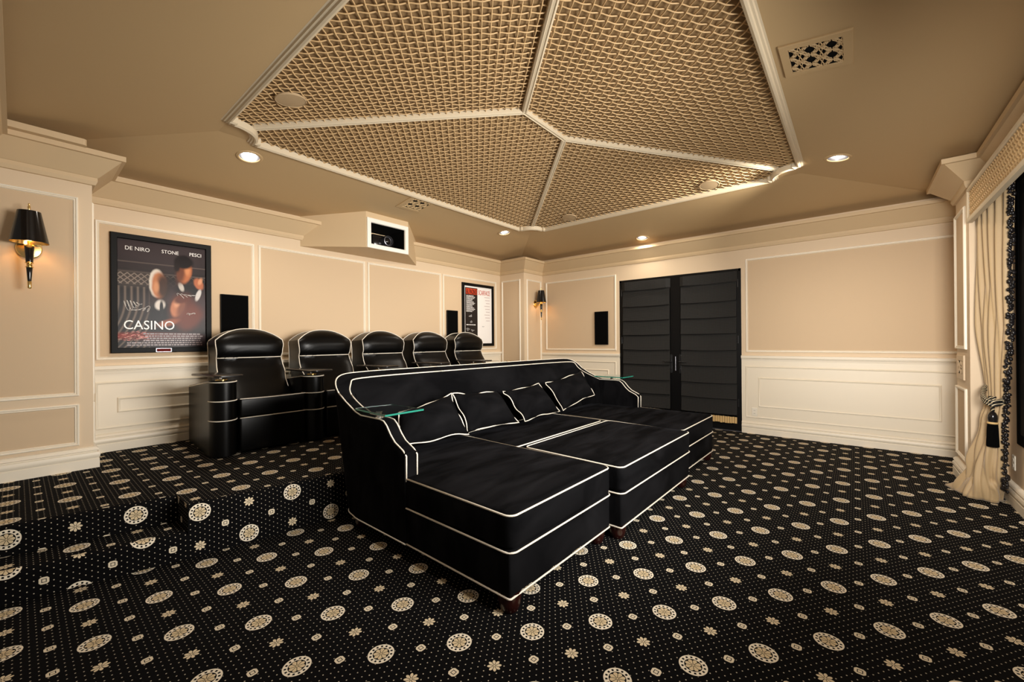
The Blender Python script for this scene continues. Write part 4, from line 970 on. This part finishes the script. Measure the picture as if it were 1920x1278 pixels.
def recliner():
    t = thing('recliner', 'x', 'recliner', (0, 0, ZP), 0, 'black leather recliners in a row on the platform')
    build_arm(t, 0, True)
    a, b = ARM_W+0.004, 0.775-0.004
    bm = bmesh.new(); cushion(bm, a, 4.165, b, 4.75, 0.325, 0.485, 0.02, 0.012, 0.0)
    for v in bm.verts:
        if v.co.z > 0.4: v.co.z -= 0.05*max(0, (v.co.y-4.25)/0.5)
    s_ = obj('seat', bm, M_LEATHER, t, smooth=True)
    pipe(s_, [(a+(b-a)*k/8, 4.163, 0.487-0.004*math.sin(PI*k/8)) for k in range(9)], 0.0048); pipe(s_, [(a+(b-a)*k/8, 4.160, 0.318) for k in range(9)], 0.0048)
    bm = bmesh.new(); cushion(bm, a, 4.17, b, 4.30, 0.015, 0.318, 0.02, 0.015, 0.0); obj('footrest', bm, M_LEATHER, t, smooth=True)
    # reclining back with arched headrest
    xc = (a+b)/2
    def hw(z):       # half width against height
        ks = [(0.44, 0.282), (0.60, 0.284), (0.70, 0.300), (0.835, 0.292), (0.90, 0.297), (0.97, 0.305), (1.02, 0.302), (1.15, 0.298)]
        for (z0, h0), (z1, h1) in zip(ks, ks[1:]):
            if z <= z1: f_ = max(0, (z-z0)/(z1-z0)); f_ = f_*f_*(3-2*f_); return lerp(h0, h1, f_)
        return ks[-1][1]
    def yf(z):
        ks = [(0.44, 4.46), (0.60, 4.60), (0.75, 4.71), (0.832, 4.745), (0.88, 4.715), (0.96, 4.71), (1.05, 4.745), (1.12, 4.80)]
        for (z0, h0), (z1, h1) in zip(ks, ks[1:]):
            if z <= z1: f_ = max(0, (z-z0)/(z1-z0)); return lerp(h0, h1, f_)
        return ks[-1][1]
    def ztop(s): return 1.125-0.115*abs(s)**2.4
    def grid(nx, nz, edge=0.0):
        rows_ = []
        for j in range(nz+1):
            row = []
            for i in range(nx+1):
                s = -1+2*i/nx; tz = j/nz; z = 0.44+(ztop(s)-0.44)*tz
                ed = max(abs(s)**6, max(0, (tz-.86)/.14)**3)*0.035
                row.append((xc+s*hw(z), yf(z)+ed, z))
            rows_.append(row)
        return rows_
    g = grid(16, 26); bm = bmesh.new(); V_ = [[bm.verts.new(p) for p in r_] for r_ in g]
    for r0, r1 in zip(V_, V_[1:]):
        for i in range(16): bm.faces.new((r0[i], r0[i+1], r1[i+1], r1[i]))
    edge_ = [V_[j][0] for j in range(27)] + [V_[26][i] for i in range(1, 17)] + [V_[j][16] for j in range(25, -1, -1)]
    back_ = []
    for v in edge_:
        z = v.co.z; yr = 5.04 if z > 0.7 else 5.02
        back_.append(bm.verts.new((xc+(v.co.x-xc)*0.985, yr, z-0.012 if z > 1.0 else z)))
    midl = [bm.verts.new((v.co.x, lerp(v.co.y, w_.co.y, .12), v.co.z)) for v, w_ in zip(edge_, back_)]
    for E0, E1 in ((edge_, midl), (midl, back_)):
        for k in range(len(E0)-1): bm.faces.new((E0[k], E1[k], E1[k+1], E0[k+1]))
    bm.faces.new(back_)
    k_ = obj('backrest', bm, M_LEATHER, t, smooth=True)
    ol = [Vector(g[j][0])+Vector((-0.002, 0.002, 0)) for j in range(4, 27)] + [Vector(g[26][i])+Vector((0, 0, 0.003)) for i in range(1, 17)] + [Vector(g[j][16])+Vector((0.002, 0.002, 0)) for j in range(25, 3, -1)]
    pipe(k_, ol, 0.0048)
    zs_ = 0.834; pipe(k_, [(xc+s*hw(zs_), yf(zs_)-0.003+abs(s)**6*0.03, zs_) for s in [-1+2*i/16 for i in range(17)]], 0.0052)
    # rear edge piping
    bl_ = [(xc-hw(0.7)*.985-.002, 5.03, 0.55), (xc-hw(0.8)*.985-.002, 5.04, 0.8), (xc-hw(1.0)*.985-.002, 5.035, 0.985)] + [(xc+s*0.295, 5.035, ztop(s)-0.006) for s in [-.97+1.94*i/14 for i in range(15)]] + [(xc+hw(1.0)*.985+.002, 5.035, 0.985), (xc+hw(0.8)*.985+.002, 5.04, 0.8)]
    pipe(k_, bl_, 0.005)
    return t
r0_ = recliner()
rl = ['first black leather recliner with cream piping, beside the dark framed poster', 'second black leather recliner from the dark framed poster', 'middle black leather recliner of the row under the projector opening',
      'fourth black leather recliner, last but one before the far column', 'last black leather recliner, in front of the black and white poster']
r0_.location = (RX[0], 0, ZP); r0_['label'] = rl[0]
for i in range(1, 5):
    last = dup(r0_, (RX[i], 0, ZP), rl[i])
build_arm(last, 0.775, False)

# ------------------------------------------------------------------ sectional sofa
SO = thing('sectional_sofa', 'black velvet sectional sofa with two chaises and cream piping in the room centre', 'sofa', (1.465, 1.245, 0), math.radians(-0.7))
WD, CH = 3.40, 1.005      # overall width, chaise width
# plan path of the arm-and-back shell, with the height of its top
path = []; RC = 0.14; VB = 1.79
def prof_z(v): 
    ks = [(0.82, 0.640), (0.845, 0.648), (0.93, 0.686), (0.975, 0.725), (1.02, 0.778), (1.055, 0.802), (1.10, 0.808), (1.33, 0.808), (1.40, 0.825), (1.53, 0.882), (1.63, 0.934), (1.65, 0.950)]
    for (v0, z0), (v1, z1) in zip(ks, ks[1:]):
        if v <= v1: return lerp(z0, z1, max(0, (v-v0)/(v1-v0)))
    return 0.950
sideV = [0.82, 0.845, 0.88, 0.93, 0.975, 1.02, 1.055, 1.10, 1.2, 1.33, 1.40, 1.46, 1.53, 1.58, 1.63, 1.648]
corner = [(RC-RC*math.cos(PI/2*k/9), VB-RC+RC*math.sin(PI/2*k/9)) for k in range(1, 10)]
corner_z = [0.972, 0.992, 1.010, 1.024, 1.036, 1.045, 1.052, 1.057, 1.061]
half_ = [(0.0, v, prof_z(v)) for v in sideV] + [(u, v, z) for (u, v), z in zip(corner, corner_z)] + [(u, VB, z) for u, z in ((0.18, 1.064), (0.26, 1.067), (0.36, 1.069), (0.5, 1.070), (0.65, 1.070), (0.80, 1.070), (0.92, 1.070))]
left_n = len(sideV)
seam1 = 1.02; seam2 = WD-1.02
mid_ = [(u, VB, 1.070) for u in [seam1+(seam2-seam1)*k/12 for k in range(13)]]
right_ = [(WD-u, v, z) for u, v, z in half_[::-1]]
PATH = half_+mid_+right_; NPT = len(PATH)
def normal_at(k):
    wd = 1 if (k < 10 or k > NPT-11) else 2; a = Vector(PATH[max(k-wd, 0)][:2]); b = Vector(PATH[min(k+wd, NPT-1)][:2]); d = (b-a).normalized(); return Vector((d.y, -d.x))     # towards the seat
TH = 0.088
def section(k):
    u, v, zt_ = PATH[k]; n_ = normal_at(k); P0 = Vector((u, v))
    incor = (not (v > VB-0.001)) and v > VB-RC
    TH = 0.088 + (0.030*math.sin(2*math.acos(min(1, max(-1, (RC-min(u, WD-u))/RC)))) if incor else 0.0)
    isback = v > VB-0.001; side = not isback and v < VB-RC-0.02
    kk = min(k, NPT-1-k); tt = max(0, min(1, (kk-9)/(left_n+9-9))); zin = zt_-0.036*tt*tt*(3-2*tt)
    # padding of the inner face grows from the arm to the back
    if isback:
        if u < 1.02: uu = u/1.02
        elif u > WD-1.02: uu = (WD-u)/1.02
        else: uu = (u-seam1)/(seam2-seam1)
        if seam1 <= u <= seam2: bulge = 1-abs(2*uu-1)**5
        else: bulge = min(1, (1-abs(2*uu-1)**5)+ (0.0 if uu > .5 else 0.5))
        pad = 0.175+0.05*bulge
    else:
        f_ = max(0, min(1, (v-1.35)/0.40)); pad = 0.012+0.16*f_*f_*(3-2*f_)*0.8
    out = []
    def P(off, z): q_ = P0+n_*off; return (q_.x, q_.y, z)
    lean = 0.16*max(0, min(1, (v-1.10)/0.5))      # the outer back leans out towards the top
    def PL(off, z):
        x, y, z = P(off, z); f_ = max(0, 1-z/zt_)
        cu_ = max(0, min(1, (v-1.50)/0.2))*0.03*f_
        return (x+(cu_ if u < 0.3 else -cu_ if u > WD-0.3 else 0), y-lean*f_, z)
    out += [PL(0.0, 0.10), PL(-0.002, 0.30), PL(-0.003, 0.55), PL(-0.004, zt_-0.05), P(-0.002, zt_-0.012), P(0.006, zt_-0.002), P(0.014, zt_)]
    out += [P(TH-0.014, zin), P(TH-0.004, zin-0.004), P(TH, zin-0.014)]
    for f_ in (0.12, 0.3, 0.5, 0.7, 0.9, 1.0):
        out.append(P(TH+pad*(f_**0.75), zin-0.014-(zin-0.014-0.40)*f_))
    out.append(P(TH+pad, 0.10))
    return out
SEC = [section(k) for k in range(NPT)]
for _ in range(6):      # ease the inner line round the two back corners
    new = [list(x) for x in SEC]
    for k in list(range(left_n-6, left_n+16))+list(range(NPT-left_n-16, NPT-left_n+6)):
        for q_ in range(7, len(SEC[k])):
            new[k][q_] = tuple(0.25*SEC[k-1][q_][c_]+0.5*SEC[k][q_][c_]+0.25*SEC[k+1][q_][c_] for c_ in range(3))
    SEC = new
n_half = len(half_)
def shell(name, k0, k1):
    bm = bmesh.new(); add_loft(bm, SEC[k0:k1+1]); o = obj(name, bm, M_VELVET, SO, smooth=True)
    for idx, dz in ((5, 0.003), (8, 0.003)):
        pts = [Vector(SEC[k][idx])+Vector((0, 0, dz)) for k in range(k0, k1+1)]
        if k0 == 0: pts = [Vector((pts[0].x, pts[0].y-0.004, 0.47)), Vector((pts[0].x, pts[0].y-0.006, pts[0].z-0.02))]+pts[1:]
        if k1 == NPT-1: pts = pts[:-1]+[Vector((pts[-1].x, pts[-1].y-0.006, pts[-1].z-0.02)), Vector((pts[-1].x, pts[-1].y-0.004, 0.47))]
        pipe(o, pts, 0.0050)
    lowp = [Vector(SEC[k][0])+Vector((0, 0, -0.002)) for k in range(k0, k1+1)]
    pipe(o, lowp, 0.0050)
    return o
shell('arm', 0, left_n-2); shell('backrest', left_n-2, n_half); shell('backrest', n_half, n_half+len(mid_)-1); shell('backrest', n_half+len(mid_)-1, NPT-left_n+1); shell('arm', NPT-left_n+1, NPT-1)
def piped_block(name, parent, u0, v0, u1, v1, z0, z1, pipes, rc=0.03, re=0.028, crown=0.014, ends=None):
    bm = bmesh.new(); cushion(bm, u0, v0, u1, v1, z0, z1, rc, re, crown); o = obj(name, bm, M_VELVET, parent, smooth=True)
    for z, ins in pipes:
        L = [(x, y, z-(0.008 if (x < u0+.05 or x > u1-.05) and y < v0+.05 else 0)) for x, y in rrect(u0+ins, v0+ins, u1-ins, v1-ins, rc, 5)]
        if ends:     # open run: up to the arm on one side, along the neighbouring seat on the other
            fr = [p for p in L if p[1] < v0+0.3*(v1-v0)]
            fr.sort(key=lambda p: math.atan2(p[0]-(u0+u1)/2, -(p[1]-(v0+0.5))))
            L = [(fr[0][0], ends[0], z)]+fr+[(fr[-1][0], ends[1], z)]
            pipe(o, L, 0.0050)
        else: pipe(o, L, 0.0050, True)
    return o
for u0, u1, en in ((0.004, CH, (0.816, 1.30)), (WD-CH, WD-0.004, (1.30, 0.816))):
    piped_block('chaise_base', SO, u0+0.002, 0.004, u1-0.004, 1.40, 0.10, 0.312, ((0.100, -0.001),), 0.012, 0.004, 0.0, en)
    piped_block('chaise_cushion', SO, u0, -0.008, u1, 1.46, 0.312, 0.492, ((0.314, -0.001), (0.486, 0.004)), 0.045, 0.030, 0.016, en)
piped_block('seat_base', SO, CH+0.004, 0.80, WD-CH-0.004, 1.40, 0.10, 0.312, ((0.100, -0.001),), 0.012, 0.004, 0.0)
piped_block('seat_cushion', SO, CH+0.006, 0.80, WD-CH-0.006, 1.46, 0.312, 0.488, ((0.484, 0.006),), 0.03, 0.028, 0.012)
def leg(parent, u, v):
    bm = bmesh.new(); add_lathe(bm, [(0.058, 0.10), (0.060, 0.085), (0.055, 0.04), (0.045, 0.008), (0.038, 0.0)], (u, v, 0), 24); obj('leg', bm, M_MAHOG, parent, smooth=True)
for u, v in ((0.064, 0.058), (0.93, 0.07), (WD-0.93, 0.07), (WD-0.064, 0.058), (0.09, 1.45), (WD-0.09, 1.45)): leg(SO, u, v)
def glass_tray(pts, zt_, post, label):
    inv = Matrix.Rotation(math.radians(0.7), 4, 'Z') @ Matrix.Translation((-1.465, -1.245, 0))
    Q = [inv @ Vector((x, y, zt_)) for x, y in pts]
    bm = bmesh.new(); lo = [bm.verts.new(q_) for q_ in Q]; hi = [bm.verts.new(q_+Vector((0, 0, 0.011))) for q_ in Q]
    bm.faces.new(lo[::-1]); bm.faces.new(hi)
    for k in range(4): bm.faces.new((lo[k], lo[(k+1) % 4], hi[(k+1) % 4], hi[k])).material_index = 1
    g = obj('tray_table', bm, [M_GLASS, M_GEDGE], SO, label=label)
    q_ = inv @ Vector((post[0], post[1], 0)); bm = bmesh.new(); add_lathe(bm, [(0.028, 0.809), (0.028, 0.818), (0.017, 0.820), (0.017, zt_-0.004), (0.024, zt_-0.003), (0.024, zt_-0.0005)], (q_.x, q_.y, 0), 24); obj('tray_post', bm, M_CHROME, g, smooth=True)
glass_tray([(1.44, 2.215), (1.735, 2.215), (1.725, 2.565), (1.467, 2.61)], 0.845, (1.512, 2.385), 'green edged glass tray')
glass_tray([(4.72, 2.18), (5.03, 2.18), (5.02, 2.56), (4.74, 2.58)], 0.842, (4.822, 2.375), 'green edged glass tray')
# ottoman
OT = thing('ottoman', 'large black velvet ottoman with cream piping filling the gap between the chaises', 'ottoman', (1.465, 1.245, 0), math.radians(-0.7))
piped_block('base', OT, CH+0.018, -0.066, WD-CH-0.018, 0.72, 0.10, 0.318, ((0.100, -0.001),), 0.012, 0.004, 0.0)
piped_block('cushion', OT, CH+0.014, -0.078, WD-CH-0.014, 0.735, 0.318, 0.494, ((0.320, -0.001), (0.488, 0.004)), 0.045, 0.030, 0.014)
for u, v in ((CH+0.08, -0.005), (WD-CH-0.08, -0.005), (CH+0.09, 0.66), (WD-CH-0.09, 0.66)): leg(OT, u, v)

# ------------------------------------------------------------------ pillows
def pillow(c, label, th=0.088, wave=0):
    tl, tr, br, bl = map(Vector, c); cen = (tl+tr+br+bl)/4
    t = thing('pillow', label, 'pillow', cen, 0, 'black velvet pillows on the sofa')
    n_ = ((tr-bl).cross(tl-br)).normalized()
    if n_.y > 0: n_ = -n_
    bm = bmesh.new(); G = 18; rnd_ = random.Random(wave)
    ph = [rnd_.uniform(0, 6) for _ in range(4)]
    def base(s, q_):
        p = tl.lerp(tr, s).lerp(bl.lerp(br, s), q_)
        a, b = 2*s-1, 2*q_-1     # pull the sides in between the corners
        pin = 0.085; p = p-(tr-tl)*0.5*a*pin*(1-b*b)*(a*a)-(bl-tl)*0.5*b*pin*(1-a*a)*(b*b)
        return p-cen
    def thick(s, q_):
        a, b = abs(2*s-1), abs(2*q_-1); f_ = max(0, (1-a**2.6))*max(0, (1-b**2.6)); return th*f_**0.6*(1+0.05*math.sin(9*s+ph[0])+0.05*math.sin(8*q_+ph[1])+0.05*math.sin(17*s+11*q_+ph[2])*(1 if wave == 4 else 0.4))
    for sg in (1, -1):
        V_ = [[bm.verts.new(base(i/G, j/G)+n_*sg*thick(i/G, j/G)) for i in range(G+1)] for j in range(G+1)]
        for j in range(G):
            for i in range(G): bm.faces.new((V_[j][i], V_[j][i+1], V_[j+1][i+1], V_[j+1][i]))
    b_ = obj('cover', bm, M_VELVET, t, smooth='all')
    ring = [base(i/G, 0) for i in range(G)]+[base(1, j/G) for j in range(G)]+[base(1-i/G, 1) for i in range(G)]+[base(0, 1-j/G) for j in range(G)]
    bm = bmesh.new(); add_tube(bm, [p+n_*0.010*math.sin(k*0.55+ph[2])+Vector((0, 0, 0.006*math.sin(k*0.62+ph[3]))) for k, p in enumerate(ring)], 0.0050, True); obj('piping', bm, M_PIPE, t, smooth='all')
pillow([(1.849, 2.66, .757), (2.370, 2.66, .857), (2.390, 2.46, .545), (1.66, 2.46, .560)], 'black velvet pillow beside the glass tray on the near arm', wave=1)
pillow([(2.413, 2.70, .849), (3.013, 2.70, .817), (3.049, 2.47, .530), (2.420, 2.50, .540)], 'black velvet pillow second from the near sofa arm', wave=2)
pillow([(3.087, 2.70, .804), (3.699, 2.70, .834), (3.795, 2.49, .530), (3.133, 2.46, .530)], 'black velvet pillow third from the near sofa arm', wave=3)
pillow([(3.819, 2.70, .824), (4.62, 2.70, .915), (4.60, 2.50, .634), (3.855, 2.49, .530)], 'wrinkled black velvet pillow nearest the double doors, one corner raised', wave=4)
